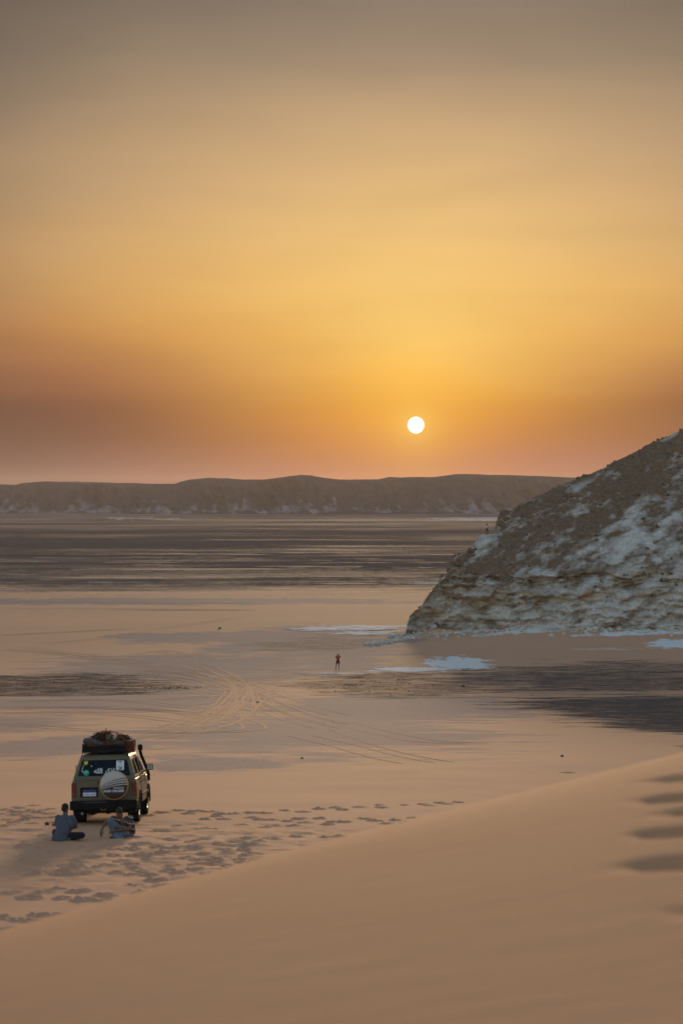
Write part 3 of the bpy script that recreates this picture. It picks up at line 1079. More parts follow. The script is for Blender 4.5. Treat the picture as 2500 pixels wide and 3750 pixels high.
track([(0, 500), (250, 494), (500, 496), (750, 508), (950, 525), (1080, 545), (1160, 570), (1168, 588), (1120, 598), (1000, 606), (800, 608), (600, 605), (400, 597), (200, 580), (0, 564)], 0.30)
track([(1105, 400), (1085, 450), (1020, 500), (900, 550), (780, 602)], 0.28, mat=M_TRACK_L)
track([(1060, 420), (1030, 470), (950, 515), (830, 565), (700, 606)], 0.25)
track([(940, 300), (1040, 345), (1100, 395), (1110, 440), (1060, 500), (980, 560)], 0.30)
track([(640, 318), (850, 335), (1010, 365), (1150, 420), (1330, 500), (1560, 570)], 0.30, mat=M_TRACK_L)
track([(700, 300), (900, 325), (1100, 375), (1290, 450), (1560, 530)], 0.26)
track([(0, 222), (300, 250), (650, 300), (900, 340), (1200, 430)], 0.30)
track([(100, 212), (350, 246), (700, 290)], 0.28, mat=M_TRACK_L)
track([(670, 262), (700, 240), (760, 232), (800, 245), (810, 268)], 0.25)
track([(760, 268), (790, 240), (850, 235)], 0.25)
track([(-30, 35), (500, 38), (1000, 42), (1180, 44)], 0.35)
track([(-30, 47), (500, 45), (1180, 43)], 0.35)
track([(-30, 6), (400, 10), (1180, 14)], 0.35)
track([(200, 200), (450, 175), (800, 120), (1100, 80)], 0.3, mat=M_TRACK_L)
track([(0, 160), (300, 145), (600, 130)], 0.3)
track([(640, 640), (900, 600), (1080, 540), (1150, 480), (1140, 420)], 0.28, mat=M_TRACK_L)
track([(0, 520), (300, 515), (600, 530), (850, 560), (1000, 590)], 0.22, mat=M_TRACK_L)
track([(700, 460), (950, 440), (1150, 400), (1350, 320)], 0.25)
track([(850, 500), (1000, 470), (1150, 430), (1300, 380)], 0.22, mat=M_TRACK_L)
track([(1250, 380), (1400, 400), (1560, 420)], 0.26)
_tr = random.Random(12)
for base in ([(1105, 400), (1085, 450), (1020, 500), (900, 550), (780, 602)], [(640, 318), (850, 335), (1010, 365), (1150, 420), (1330, 500), (1560, 570)],
             [(1160, 380), (1140, 450), (1060, 520), (940, 590)], [(500, 330), (800, 372), (1000, 420), (1250, 500)], [(0, 480), (400, 470), (800, 495), (1050, 540)],
             [(900, 300), (1000, 330), (1090, 380), (1130, 450), (1120, 520)]):
    for k in range(2):
        ox, oy = _tr.uniform(-70, 70), _tr.uniform(-22, 22)
        track([(p_[0] + ox + _tr.uniform(-12, 12), p_[1] + oy + _tr.uniform(-3, 3)) for p_ in base], _tr.uniform(0.16, 0.26), mat=_tr.choice((M_TRACK, M_TRACK_L, M_TRACK_L)))
R2 = (0.797, 2200.0, 1250.0)
track([(-60, 590), (100, 650), (300, 705), (520, 745)], 0.16, scale=R2, single=True)
track([(0, 560), (200, 610), (420, 650), (640, 660)], 0.16, scale=R2, mat=M_TRACK_L)
track([(-200, 620), (0, 665), (200, 720), (360, 750)], 0.14, scale=R2, mat=M_TRACK_L)

# ================================================================== loose stones
_ib = bmesh.new()
bmesh.ops.create_icosphere(_ib, subdivisions=1, radius=1.0)
_ib.verts.ensure_lookup_table()
ICO_V = np.array([v.co[:] for v in _ib.verts])
ICO_F = np.array([[v.index for v in f_.verts] for f_ in _ib.faces])
_ib.free()


def rocks(name, items, mat, seed):
    """Irregular angular stones: items (x, y, z, radius, flatness) in one mesh."""
    it = np.array(items, float)
    rs = np.random.RandomState(seed)
    n, k = len(it), len(ICO_V)
    sc = np.stack([it[:, 3] * rs.uniform(0.8, 1.3, n), it[:, 3] * rs.uniform(0.7, 1.1, n), it[:, 3] * it[:, 4] * rs.uniform(0.7, 1.2, n)], -1)
    jig = 1 + rs.uniform(-0.24, 0.24, (n, k, 1))
    yaw = rs.uniform(0, 6.28, n)
    v = ICO_V[None] * sc[:, None] * jig
    c_, s_ = np.cos(yaw)[:, None], np.sin(yaw)[:, None]
    v = np.stack([v[..., 0] * c_ - v[..., 1] * s_, v[..., 0] * s_ + v[..., 1] * c_, v[..., 2]], -1) + it[:, None, :3]
    f_ = (ICO_F[None] + (np.arange(n) * k)[:, None, None]).reshape(-1, 3)
    me = bpy.data.meshes.new(name)
    me.from_pydata(v.reshape(-1, 3).tolist(), [], f_.tolist())
    return link(name, me, mat)


def hit_z(x, y):
    return ground_base(np.asarray(x, float), np.asarray(y, float))


M_STONE = plain_mat('dark_stone', (0.10, 0.078, 0.07), 0.9, var=0.35, scale=2.0, spec=0.1)
M_CHSTONE = plain_mat('chalk_stone', (0.50, 0.45, 0.40), 0.9, var=0.4, scale=0.6, spec=0.1)
rg = random.Random(21)
it = []
for k in range(2200):
    p = rg.choice(DARKS[:7])
    x = p[0] + rg.gauss(0, 0.45) * p[2]
    y = p[1] + rg.gauss(0, 0.45) * p[3]
    if not (70 < y < 320) or abs(x / y) > 0.25 or (x > 6 and y > float(hill_front(x)) - 1):
        continue
    it.append([x, y, 0, 0.02 + 0.08 * rg.random() ** 5, 0.6])
it = np.array(it)
it[:, 2] = hit_z(it[:, 0], it[:, 1]) + it[:, 3] * 0.2
tag(rocks('gravel', it, M_STONE, 1), 'dark gravel scattered over the sandy plain', kind='stuff')
it = []
for k in range(900):
    x = rg.uniform(7, 60)
    d = abs(rg.gauss(0, 2.2)) - 1.4
    y = float(hill_front(x)) - d
    it.append([x, y, 0, 0.07 + 0.40 * rg.random() ** 4, 0.65])
for k in range(300):
    t = rg.random()
    it.append([10.5 - 6.5 * t + rg.gauss(0, 0.5), 271 - 12 * t + rg.gauss(0, 1.2), 0, 0.07 + 0.3 * rg.random() ** 3, 0.65])
it = np.array(it)
it[:, 2] = np.maximum(hit_z(it[:, 0], it[:, 1]), hill_h(it[:, 0], it[:, 1])) + it[:, 3] * 0.15
tag(rocks('chalk_rubble', it, M_CHSTONE, 2), 'broken chalk rubble strewn along the foot of the hill', kind='stuff')
M_RUB = plain_mat('brown_rubble', (0.16, 0.12, 0.092), 0.95, var=0.6, scale=0.5, spec=0.0)
vi = np.nonzero(((hz > 4) & (HXX < 60) & (HYY < 320) & (chk < 0.5) & (np.abs(HXX - 22.6) > 1.4)).ravel())[0]
q = vi[np.random.RandomState(5).randint(0, len(vi), 2600)]
rad = 0.05 + 0.36 * np.random.RandomState(6).rand(len(q)) ** 6
bl = []
for k in range(46):
    x = rg.uniform(9.8, 26.0)
    if 21.0 < x < 24.4:
        continue
    dy_ = max(1.0, (float(S_SIL(x)) - 4.5) / 0.64 + rg.uniform(-3.5, 0.5))
    y = float(hill_front(x)) + dy_
    r = 0.22 + 0.55 * rg.random() ** 2
    bl.append([x, y, float(hill_h(np.array([x]), np.array([y]))[0]) + r * 0.2, r, 0.75])
tag(rocks('shoulder_blocks', bl, hill.data.materials[0], 8), 'broken rock blocks along the left shoulder of the hill', kind='stuff')
tag(rocks('slope_rubble', np.stack([hx.ravel()[q], hy.ravel()[q], hz.ravel()[q] + rad * 0.1, rad, rad * 0 + 0.8], -1), M_RUB, 3),
    'loose brown stones scattered over the slope of the hill', kind='stuff')
for (u, v, r, lab) in ((1695, 2515, 0.20, 'dark stone lying on sand in front of the dark gravel band'), (804, 2303, 0.32, 'low dark stone on open sand beyond the grey crust'),
                       (943, 2574, 0.13, 'small dark stone beside the looping tyre tracks'), (1106, 2779, 0.08, 'small stone on the smooth sand nearest the foreground dune'),
                       (2057, 2772, 0.09, 'stone below the dark gravel tongue, near the dune edge')):
    x, y, z = sight(u, v)
    o = rocks('stone', [(0, 0, 0, r, 0.65)], M_STONE, int(u))
    o.location = (x, y, gz_at(x, y) + r * 0.25)
    tag(o, lab, 'stone')

# ================================================================== the off-road car
M_PAINT = plain_mat('khaki_paint', (0.108, 0.079, 0.041), 0.45, var=0.16, scale=3.0, spec=0.5)
M_BLACK = plain_mat('black_plastic', (0.008, 0.008, 0.009), 0.7, var=0.2, spec=0.12)
M_RUBBER = plain_mat('tyre_rubber', (0.012, 0.011, 0.011), 0.9, var=0.3, scale=20, bump=0.3, spec=0.1)
M_STEEL = plain_mat('dull_steel', (0.42, 0.40, 0.37), 0.4, metal=0.9)
M_MATSTEEL = plain_mat('scuffed_steel', (0.07, 0.07, 0.075), 0.5, metal=0.3)
M_REDL = plain_mat('tail_light_red', (0.13, 0.008, 0.008), 0.25, spec=0.5)
M_DARKIN = plain_mat('cabin_trim', (0.03, 0.032, 0.036), 0.9)
M_WHITE = plain_mat('white_print', (0.72, 0.74, 0.78), 0.6, var=0.05)
M_INK = plain_mat('black_print', (0.02, 0.02, 0.02), 0.6, var=0.05)
M_BLUE = plain_mat('plate_blue', (0.03, 0.06, 0.22), 0.4, var=0.1)
M_GREEN = plain_mat('sticker_green', (0.01, 0.30, 0.17), 0.5, var=0.1)
M_YELLOW = plain_mat('sticker_yellow', (0.62, 0.50, 0.03), 0.5, var=0.15)
M_ORANGE = plain_mat('amber_lens', (0.16, 0.03, 0.012), 0.3)


def glass_mat():
    m = bpy.data.materials.new('window_glass')
    m.use_nodes = True
    N = NT(m.node_tree)
    m.node_tree.nodes.remove(m.node_tree.nodes['Principled BSDF'])
    tr = N.n('ShaderNodeBsdfTransparent')
    tr.inputs[0].default_value = (0.38, 0.43, 0.48, 1)
    gl = N.n('ShaderNodeBsdfGlossy')
    gl.inputs['Roughness'].default_value = 0.04
    gl.inputs[0].default_value = (0.35, 0.40, 0.46, 1)
    fr = N.n('ShaderNodeFresnel')
    fr.inputs[0].default_value = 1.45
    mx = N.n('ShaderNodeMixShader')
    N.put(mx.inputs[0], fr.outputs[0])
    N.put(mx.inputs[1], tr.outputs[0])
    N.put(mx.inputs[2], gl.outputs[0])
    N.put(m.node_tree.nodes['Material Output'].inputs[0], mx.outputs[0])
    return m


M_GLASS = glass_mat()


def cover_mat():
    """Printed spare-wheel cover: pale top, curved stripes, dark foot."""
    m, N, b = new_mat('printed_vinyl')
    tcn = N.n('ShaderNodeTexCoord')
    sp = N.n('ShaderNodeSeparateXYZ')
    N.put(sp.inputs[0], tcn.outputs['Object'])
    x = N.math('DIVIDE', sp.outputs['X'], 0.385)
    z = N.math('DIVIDE', sp.outputs['Z'], 0.385)
    q = N.math('MAXIMUM', N.math('DIVIDE', N.math('SUBTRACT', 0.98, x), 1.95), 0.0)
    zt = N.math('SUBTRACT', 0.53, N.math('MULTIPLY', N.math('POWER', q, 2.2), 0.62))
    zb = N.math('SUBTRACT', 0.03, N.math('MULTIPLY', N.math('POWER', q, 2.4), 0.38))
    s = N.math('DIVIDE', N.math('SUBTRACT', z, zb), N.math('SUBTRACT', zt, zb))
    s = N.math('ADD', N.math('MULTIPLY', s, 0.5), 0.25, clamp=True)
    d = (0.020, 0.009, 0.015, 1)
    l = (0.50, 0.45, 0.43, 1)
    c = N.ramp(s, [(0.0, d), (0.25, l), (0.315, d), (0.41, l), (0.50, d), (0.57, l), (0.67, d), (0.735, l)], 'CONSTANT')
    n = N.noise(tcn.outputs['Object'], 7.0, 5.0, 0.6)
    c = N.mix(N.maprange(n, 0.3, 0.75, 0.0, 0.16), c, (0.24, 0.17, 0.12, 1))
    N.put(b.inputs['Base Color'], c)
    b.inputs['Roughness'].default_value = 0.5
    return m


car = empty('off_road_car')
tag(car, 'khaki off-road estate car with loaded roof rack parked on the sand', 'car')

# lower body
def ring_at(y, w, top, bot=0.44, tuck=1.0):
    h = [(0.80 * w, bot), (0.885 * w, bot + 0.07), (0.905 * w, 0.74), (0.90 * w, 1.0), (0.868 * w, top - 0.03), (0.845 * w, top)]
    return [Vector((a, y, b)) for a, b in h] + [Vector((-a, y, b)) for a, b in reversed(h)]


bm = bmesh.new()
loft(bm, [ring_at(-1.00, 0.975, 1.26), ring_at(-0.96, 1.0, 1.265), ring_at(0.0, 1.0, 1.265), ring_at(1.4, 1.0, 1.26), ring_at(2.22, 0.995, 1.255),
          ring_at(2.40, 0.985, 1.20), ring_at(3.3, 0.96, 1.14), ring_at(3.52, 0.945, 1.08), ring_at(3.58, 0.93, 1.02)])
wells = []
for y in (0.0, 2.73):
    for s in (-1, 1):
        b2 = bmesh.new()
        lathe(b2, [(0.47, 0.50 * s), (0.47, 1.1 * s)], 'x', (0, y, 0.42), 24)
        wells.append(to_me(b2))
low_me = boolean(to_me(bm), wells)

# cabin shell with window openings
def cab_ring(z, hw, y0, y1, r=0.06):
    return [Vector(p) for p in ((hw - r, y0, z), (hw, y0 + r, z), (hw, y1 - r, z), (hw - r * 1.5, y1, z), (-hw + r * 1.5, y1, z), (-hw, y1 - r, z), (-hw, y0 + r, z), (-hw + r, y0, z))]


bm = bmesh.new()
loft(bm, [cab_ring(1.25, 0.850, -0.975, 2.22), cab_ring(1.32, 0.845, -0.955, 2.13), cab_ring(1.78, 0.705, -0.80, 1.60), cab_ring(1.865, 0.672, -0.775, 1.50), cab_ring(1.905, 0.62, -0.73, 1.42), cab_ring(1.925, 0.50, -0.60, 1.2)])
outer = to_me(bm)
bm = bmesh.new()
loft(bm, [cab_ring(1.20, 0.80, -0.90, 2.10), cab_ring(1.32, 0.79, -0.895, 2.06), cab_ring(1.78, 0.65, -0.745, 1.54), cab_ring(1.855, 0.60, -0.70, 1.42)])
inner = to_me(bm)
cuts = [inner,
        prism_me([(-0.725, 1.345), (0.725, 1.345), (0.615, 1.775), (-0.615, 1.775)], 'y', -1.4, -0.55),
        prism_me([(-0.73, 1.33), (0.73, 1.33), (0.60, 1.79), (-0.60, 1.79)], 'y', 1.3, 2.8)]
SIDE = {'quarter': [(-0.78, 1.345), (0.20, 1.345), (0.20, 1.765), (-0.64, 1.765)],
        'rear': [(0.32, 1.345), (1.02, 1.345), (1.02, 1.765), (0.32, 1.765)],
        'front': [(1.12, 1.345), (1.98, 1.345), (1.60, 1.765), (1.12, 1.765)]}
for q in SIDE.values():
    cuts.append(prism_me(q, 'x', -1.2, 1.2))
cab_me = boolean(outer, cuts)
bm = bmesh.new()
bm.from_mesh(low_me)
bm.from_mesh(cab_me)
body = bm_obj('body', bm, M_PAINT, car)


def side_x(z, off=0.0):
    return np.interp(z, [1.32, 1.78], [0.845, 0.705]) + off


def quad_obj(name, pts, mat, parent, th=0.006, n=None):
    """Thin slab from four corners."""
    p = [Vector(q) for q in pts]
    nn = Vector(n) if n else (p[1] - p[0]).cross(p[3] - p[0]).normalized()
    bm = bmesh.new()
    loft(bm, [[q - nn * th / 2 for q in p], [q + nn * th / 2 for q in p]])
    return bm_obj(name, bm, mat, parent)


# doors, their handles and panes
for s in (-1, 1):
    for (y0, y1, key) in ((0.26, 1.07, 'rear'), (1.09, 2.02, 'front')):
        bm = bmesh.new()
        lo = 0.52
        a0 = y0 + (0.24 if key == 'rear' else 0.0)
        pts = []
        for (yy, zz_) in ((a0, lo), (y1, lo), (y1, 0.76), (y1, 1.0), (y1, 1.24), (y0, 1.24), (y0, 1.0), (a0 if key == 'rear' else y0, 0.76)):
            xx = np.interp(zz_, [0.5, 0.74, 1.0, 1.24], [0.885, 0.905, 0.90, 0.868])
            pts.append((yy, zz_, xx))
        loft(bm, [[Vector((s * (x + 0.001), y, z)) for (y, z, x) in pts], [Vector((s * (x + 0.010), y, z)) for (y, z, x) in pts]])
        d = bm_obj('door', bm, M_PAINT, car)
        bm = bmesh.new()
        box(bm, min(s * 0.905, s * 0.935), max(s * 0.905, s * 0.935), y0 + 0.06, y0 + 0.20, 1.09, 1.125, 0.008)
        bm_obj('handle', bm, M_BLACK, d)
        quad_obj('window_pane', [(s * side_x(z, -0.02), y, z) for y, z in SIDE[key]], M_GLASS, d)
    quad_obj('quarter_window', [(s * side_x(z, -0.02), y, z) for y, z in SIDE['quarter']], M_GLASS, car)
    bm = bmesh.new()                                   # rubbing strip with flared arch trim
    box(bm, min(s * 0.905, s * 0.925), max(s * 0.905, s * 0.925), 0.50, 2.24, 0.70, 0.76, 0.006)
    bm_obj('side_moulding', bm, M_BLACK, car)
    for y in (0.0, 2.73):
        bm = bmesh.new()
        n = 16
        rings = []
        for k in range(n + 1):
            t = math.radians(-8 + 196 * k / n)
            c, sn = math.cos(t), math.sin(t)
            rings.append([Vector((s * xx, y + rr * c, 0.42 + rr * sn)) for rr, xx in ((0.475, 0.88), (0.475, 0.925), (0.495, 0.925), (0.51, 0.895))])
        loft(bm, rings)
        bm_obj('wheel_arch_flare', bm, M_BLACK, car)
    bm = bmesh.new()
    box(bm, min(s * 0.60, s * 0.90), max(s * 0.60, s * 0.90), -0.56, -0.54, 0.12, 0.50)
    bm_obj('mud_flap', bm, M_BLACK, car)
    # lamps
    bm = bmesh.new()
    box(bm, min(s * 0.775, s * 0.897), max(s * 0.775, s * 0.897), -1.025, -0.93, 0.79, 1.17, 0.012)
    tl = bm_obj('tail_light', bm, M_REDL, car)
    bm = bmesh.new()
    box(bm, min(s * 0.785, s * 0.885), max(s * 0.785, s * 0.885), -1.031, -1.02, 0.81, 0.90)
    bm_obj('indicator_lens', bm, M_ORANGE, tl)
    bm = bmesh.new()
    lathe(bm, [(0.10, 3.56), (0.10, 3.60), (0.085, 3.615)], 'y', (s * 0.66, 0, 0.90), 20)
    bm_obj('headlight', bm, M_STEEL, car)
    # door mirror
    bm = bmesh.new()
    tube(bm, [(s * 0.84, 1.86, 1.30), (s * 0.93, 1.84, 1.36), (s * 0.99, 1.84, 1.40)], 0.018, 6)
    mi = bm_obj('door_mirror', bm, M_BLACK, car)
    bm = bmesh.new()
    box(bm, min(s * 0.94, s * 1.12), max(s * 0.94, s * 1.12), 1.80, 1.88, 1.34, 1.52, 0.02)
    bm_obj('mirror_housing', bm, M_BLACK, mi)
    quad_obj('mirror_glass', [(s * 0.955, 1.796, 1.36), (s * 1.105, 1.796, 1.36), (s * 1.105, 1.796, 1.505), (s * 0.955, 1.796, 1.505)], M_STEEL, mi, 0.004)

# tailgate, rear glass
def back_y(z):
    return float(np.interp(z, [1.25, 1.32, 1.78], [-0.975, -0.955, -0.80]))


bm = bmesh.new()
loft(bm, [[Vector((x, -1.001, z)) for x, z in ((-0.76, 0.70), (0.76, 0.70), (0.765, 1.235), (-0.765, 1.235))],
          [Vector((x, -1.014, z)) for x, z in ((-0.75, 0.71), (0.75, 0.71), (0.755, 1.225), (-0.755, 1.225))]])
gate = bm_obj('tailgate', bm, M_PAINT, car)
bm = bmesh.new()
box(bm, -0.16, 0.02, -1.032, -1.012, 1.155, 1.19, 0.006)
bm_obj('handle', bm, M_BLACK, gate)
rw = quad_obj('rear_window', [(x, back_y(z) + 0.02, z) for x, z in ((-0.725, 1.345), (0.725, 1.345), (0.615, 1.775), (-0.615, 1.775))], M_GLASS, car)
rt = math.atan2(0.155, 0.46)


def on_glass(x, z, lift=0.004):
    return (x, back_y(z) + 0.015 - lift, z)


TILT = (math.pi / 2 - rt, 0, 0)
bm = bmesh.new()
lathe(bm, [(0.083, 0.0), (0.083, 0.003)], 'z', (0, 0, 0), 24)
st = bm_obj('round_sticker', bm, M_GREEN, rw)
st.location, st.rotation_euler = on_glass(-0.50, 1.44), TILT
bm = bmesh.new()
tube(bm, [(-0.045, -0.02, 0.004), (-0.02, 0.028, 0.004), (0.02, 0.03, 0.004), (0.045, 0.0, 0.004)], [0.006, 0.011, 0.011, 0.004], 6)
bm_obj('sticker_emblem', bm, M_WHITE, st)
bm = bmesh.new()
loft(bm, [[Vector((x, y, z)) for x, y in ((-0.05, -0.05), (-0.01, -0.055), (0.03, -0.05), (0.055, 0.0), (0.04, 0.05), (-0.02, 0.045), (-0.06, 0.02))] for z in (0, 0.003)])
st = bm_obj('yellow_sticker', bm, M_YELLOW, rw)
st.location, st.rotation_euler = on_glass(-0.51, 1.71), TILT
bm = bmesh.new()
box(bm, -0.105, 0.105, -0.135, 0.135, 0, 0.002)
st = bm_obj('paper_notice', bm, M_WHITE, rw)
st.location, st.rotation_euler = on_glass(0.43, 1.62), TILT
text_obj('printed_number', '28', 0.12, M_INK, st, (0, -0.085, 0.006), (0, 0, 0), thick=0.002)
bm = bmesh.new()
box(bm, -0.05, 0.05, 0.085, 0.115, 0.003, 0.006)
bm_obj('printed_mark', bm, M_INK, st)
bm = bmesh.new()
for k in range(4):
    box(bm, -0.08 + 0.004 * k, 0.075 - 0.01 * (k % 2), 0.045 - k * 0.026, 0.051 - k * 0.026, 0.003, 0.005)
bm_obj('printed_lines', bm, plain_mat('faint_print', (0.40, 0.42, 0.47), 0.6), st)
# window lettering, letter shapes in visual order
ar = text_obj('window_lettering', '\uFEEA\uFEE0\uFEDF\u0627 \uFEAE\uFEDB\u0630\u0627', 0.185, M_WHITE, rw, on_glass(0.0, 1.475, 0.006), TILT, thick=0.004)
for (x, z, w, h) in ((-0.60, 1.56, 0.02, 0.05), (-0.62, 1.50, 0.018, 0.04), (-0.59, 1.47, 0.02, 0.03), (-0.36, 1.62, 0.03, 0.03), (-0.575, 1.62, 0.02, 0.03)):
    y = back_y(z) + 0.008
    bm = bmesh.new()
    box(bm, x - w / 2, x + w / 2, y - 0.002, y, z - h / 2, z + h / 2)
    bm_obj('sticker_scrap', bm, M_WHITE, rw)
bm = bmesh.new()
tube(bm, [(0.02, -0.975, 1.33), (-0.10, -0.965, 1.36), (-0.28, -0.945, 1.43)], 0.010, 5)
bm_obj('wiper', bm, M_BLACK, rw)
quad_obj('windscreen', [(x, y, z) for x, y, z in ((-0.73, 2.09, 1.33), (0.73, 2.09, 1.33), (0.60, 1.565, 1.79), (-0.60, 1.565, 1.79))], M_GLASS, car)

# number plate
bm = bmesh.new()
box(bm, -0.655, -0.165, -1.022, -1.012, 0.775, 1.045, 0.006)
pb = bm_obj('plate_recess', bm, M_BLACK, gate)
bm = bmesh.new()
box(bm, -0.58, -0.22, -1.034, -1.024, 0.805, 0.98)
plate = bm_obj('number_plate', bm, M_WHITE, pb)
bm = bmesh.new()
box(bm, -0.58, -0.22, -1.038, -1.035, 0.905, 0.98)
bm_obj('plate_band', bm, M_BLUE, plate)
marks = [[(-0.555, 0.85), (-0.54, 0.875), (-0.52, 0.85), (-0.54, 0.828), (-0.555, 0.85)], [(-0.285, 0.83), (-0.265, 0.87), (-0.245, 0.86)]]
marks += [[(x, 0.85 - h / 2), (x + 0.006, 0.85 + h / 2)] for (x, h) in ((-0.49, 0.05), (-0.455, 0.045), (-0.42, 0.05), (-0.36, 0.05), (-0.32, 0.045))]
for mk in marks:
    bm = bmesh.new()
    tube(bm, [(x, -1.037, z) for x, z in mk], 0.006, 4)
    bm_obj('plate_character', bm, M_INK, plate)

# spare wheel in its printed cover
bm = bmesh.new()
lathe(bm, [(0.30, 0.0), (0.385, -0.03), (0.392, -0.10), (0.385, -0.20), (0.355, -0.235), (0.20, -0.247), (0.02, -0.25)], 'y', (0, 0, 0), 44)
sw = bm_obj('spare_wheel_cover', bm, cover_mat(), car, smooth=True)
sw.location = (0.295, -1.03, 1.10)
sw['label'] = 'round spare wheel cover with pale top, curved stripes and dark foot'
bm = bmesh.new()
box(bm, -0.09, 0.09, 0.0, 0.04, -0.16, 0.16)
bm_obj('carrier_bracket', bm, M_BLACK, sw)
FACE = (math.pi / 2, 0, 0)
text_obj('lettering', 'TOYOTA', 0.062, M_WHITE, sw, (0.275, -0.262, -0.075), FACE, 'RIGHT', 1.12, 0.001)
text_obj('lettering', 'LAND CRUISER', 0.088, M_WHITE, sw, (0.275, -0.262, -0.155), FACE, 'RIGHT', 0.98, 0.002)
bm = bmesh.new()
lathe(bm, [(0.378, -0.212), (0.396, -0.205), (0.396, -0.195), (0.382, -0.19)], 'y', (0, 0, 0), 44)
bm_obj('cover_rim', bm, plain_mat('cover_piping', (0.45, 0.30, 0.11), 0.5), sw, smooth=True)

# bumpers, running gear
bm = bmesh.new()
box(bm, -0.925, 0.925, -1.20, -1.02, 0.44, 0.685, 0.02)
rb = bm_obj('rear_bumper', bm, M_BLACK, car)
bm = bmesh.new()
box(bm, -0.55, 0.10, -1.206, -1.201, 0.635, 0.655)
bm_obj('step_plate', bm, M_MATSTEEL, rb)
bm = bmesh.new()
tube(bm, [(-0.06, -1.20, 0.46), (-0.06, -1.27, 0.44), (0.06, -1.27, 0.44), (0.06, -1.20, 0.46)], 0.018, 6)
bm_obj('tow_hook', bm, plain_mat('rusty_hook', (0.22, 0.06, 0.03), 0.7), rb)
bm = bmesh.new()
box(bm, -0.86, 0.86, 3.56, 3.72, 0.44, 0.62, 0.02)
bm_obj('front_bumper', bm, M_BLACK, car)
bm = bmesh.new()
box(bm, -0.52, 0.52, 3.575, 3.595, 0.78, 1.0, 0.004)
bm_obj('grille', bm, M_BLACK, car)
bm = bmesh.new()
box(bm, -0.42, 0.42, -0.95, 3.3, 0.40, 0.52)
box(bm, -0.86, 0.86, -1.00, -0.62, 0.33, 0.47, 0.02)
bm_obj('chassis', bm, M_BLACK, car)
bm = bmesh.new()
tube(bm, [(-0.62, -0.7, 0.37), (-0.60, -0.98, 0.35), (-0.60, -1.12, 0.34)], 0.03, 8)
bm_obj('exhaust_pipe', bm, M_STEEL, car)
for y in (0.0, 2.73):
    bm = bmesh.new()
    tube(bm, [(-0.66, y, 0.40), (0.66, y, 0.40)], 0.05, 10)
    g = bmesh.ops.create_icosphere(bm, subdivisions=2, radius=0.15)
    for v in g['verts']:
        v.co += Vector((0.12 if y else 0.0, y, 0.38))
    bm_obj('axle', bm, M_BLACK, car, smooth=True)
for y in (0.0, 2.73):
    for s in (-1, 1):
        w = bpy.data.objects.new('wheel', None)
        COL.objects.link(w)
        w.empty_display_size = 0.2
        w.parent = car
        w.location = (s * 0.755, y, 0.40)
        bm = bmesh.new()
        lathe(bm, [(0.215, -0.10), (0.30, -0.128), (0.375, -0.125), (0.398, -0.09), (0.402, 0.0), (0.398, 0.09), (0.375, 0.125), (0.30, 0.128), (0.215, 0.10)], 'x', (0, 0, 0), 36)
        bm_obj('tyre', bm, M_RUBBER, w, smooth=True)
        bm = bmesh.new()
        lathe(bm, [(0.225, s * 0.112), (0.22, s * 0.118), (0.19, s * 0.07), (0.10, s * 0.05), (0.085, s * 0.10), (0.03, s * 0.11)], 'x', (0, 0, 0), 28)
        bm_obj('rim', bm, M_STEEL, w, smooth=True)
# snorkel along the right screen pillar
bm = bmesh.new()
tube(bm, [(0.93, 2.55, 1.03), (0.945, 2.30, 1.20), (0.92, 2.12, 1.36), (0.80, 1.66, 1.78), (0.775, 1.56, 1.93)], [0.045, 0.05, 0.048, 0.045, 0.048], 10)
sn = bm_obj('snorkel', bm, M_BLACK, car, smooth=True)
bm = bmesh.new()
box(bm, 0.715, 0.845, 1.48, 1.68, 1.93, 2.10, 0.03)
bm_obj('snorkel_head', bm, M_BLACK, sn)
# seats, dash and wheel seen through the glass
for (x, y) in ((-0.38, 1.05), (0.38, 1.05)):
    bm = bmesh.new()
    box(bm, x - 0.24, x + 0.24, y - 0.07, y + 0.05, 1.20, 1.52, 0.05)
    st = bm_obj('seat', bm, M_DARKIN, car)
    bm = bmesh.new()
    box(bm, x - 0.13, x + 0.13, y - 0.08, y + 0.02, 1.54, 1.70, 0.04)
    bm_obj('headrest', bm, M_DARKIN, st)
bm = bmesh.new()
box(bm, -0.66, 0.66, 0.18, 0.30, 1.20, 1.44, 0.04)
bm_obj('rear_seat', bm, M_DARKIN, car)
bm = bmesh.new()
box(bm, -0.72, 0.72, 1.62, 2.05, 1.22, 1.36, 0.04)
bm_obj('dashboard', bm, M_DARKIN, car)
bm = bmesh.new()
ring = [(-0.38 + 0.18 * math.cos(t), 1.52 - 0.05 * math.sin(t), 1.36 + 0.17 * math.sin(t)) for t in (k * 2 * math.pi / 18 for k in range(19))]
tube(bm, ring, 0.013, 6)
bm_obj('steering_wheel', bm, M_BLACK, car)
# roof rack
bm = bmesh.new()
for z in (1.99, 2.09):
    tube(bm, [(-0.60, -0.70, z), (0.60, -0.70, z), (0.60, 1.25, z), (-0.60, 1.25, z), (-0.60, -0.70, z)], 0.014, 6)
for y in np.linspace(-0.70, 1.25, 8):
    tube(bm, [(-0.60, y, 1.99), (0.60, y, 1.99)], 0.012, 6)
for y in (-0.66, 0.0, 0.6, 1.2):
    for x in (-0.60, 0.60):
        tube(bm, [(x * 1.10, y, 1.865), (x, y, 1.99), (x, y, 2.09)], 0.012, 6)
bm_obj('roof_rack', bm, M_BLACK, car)

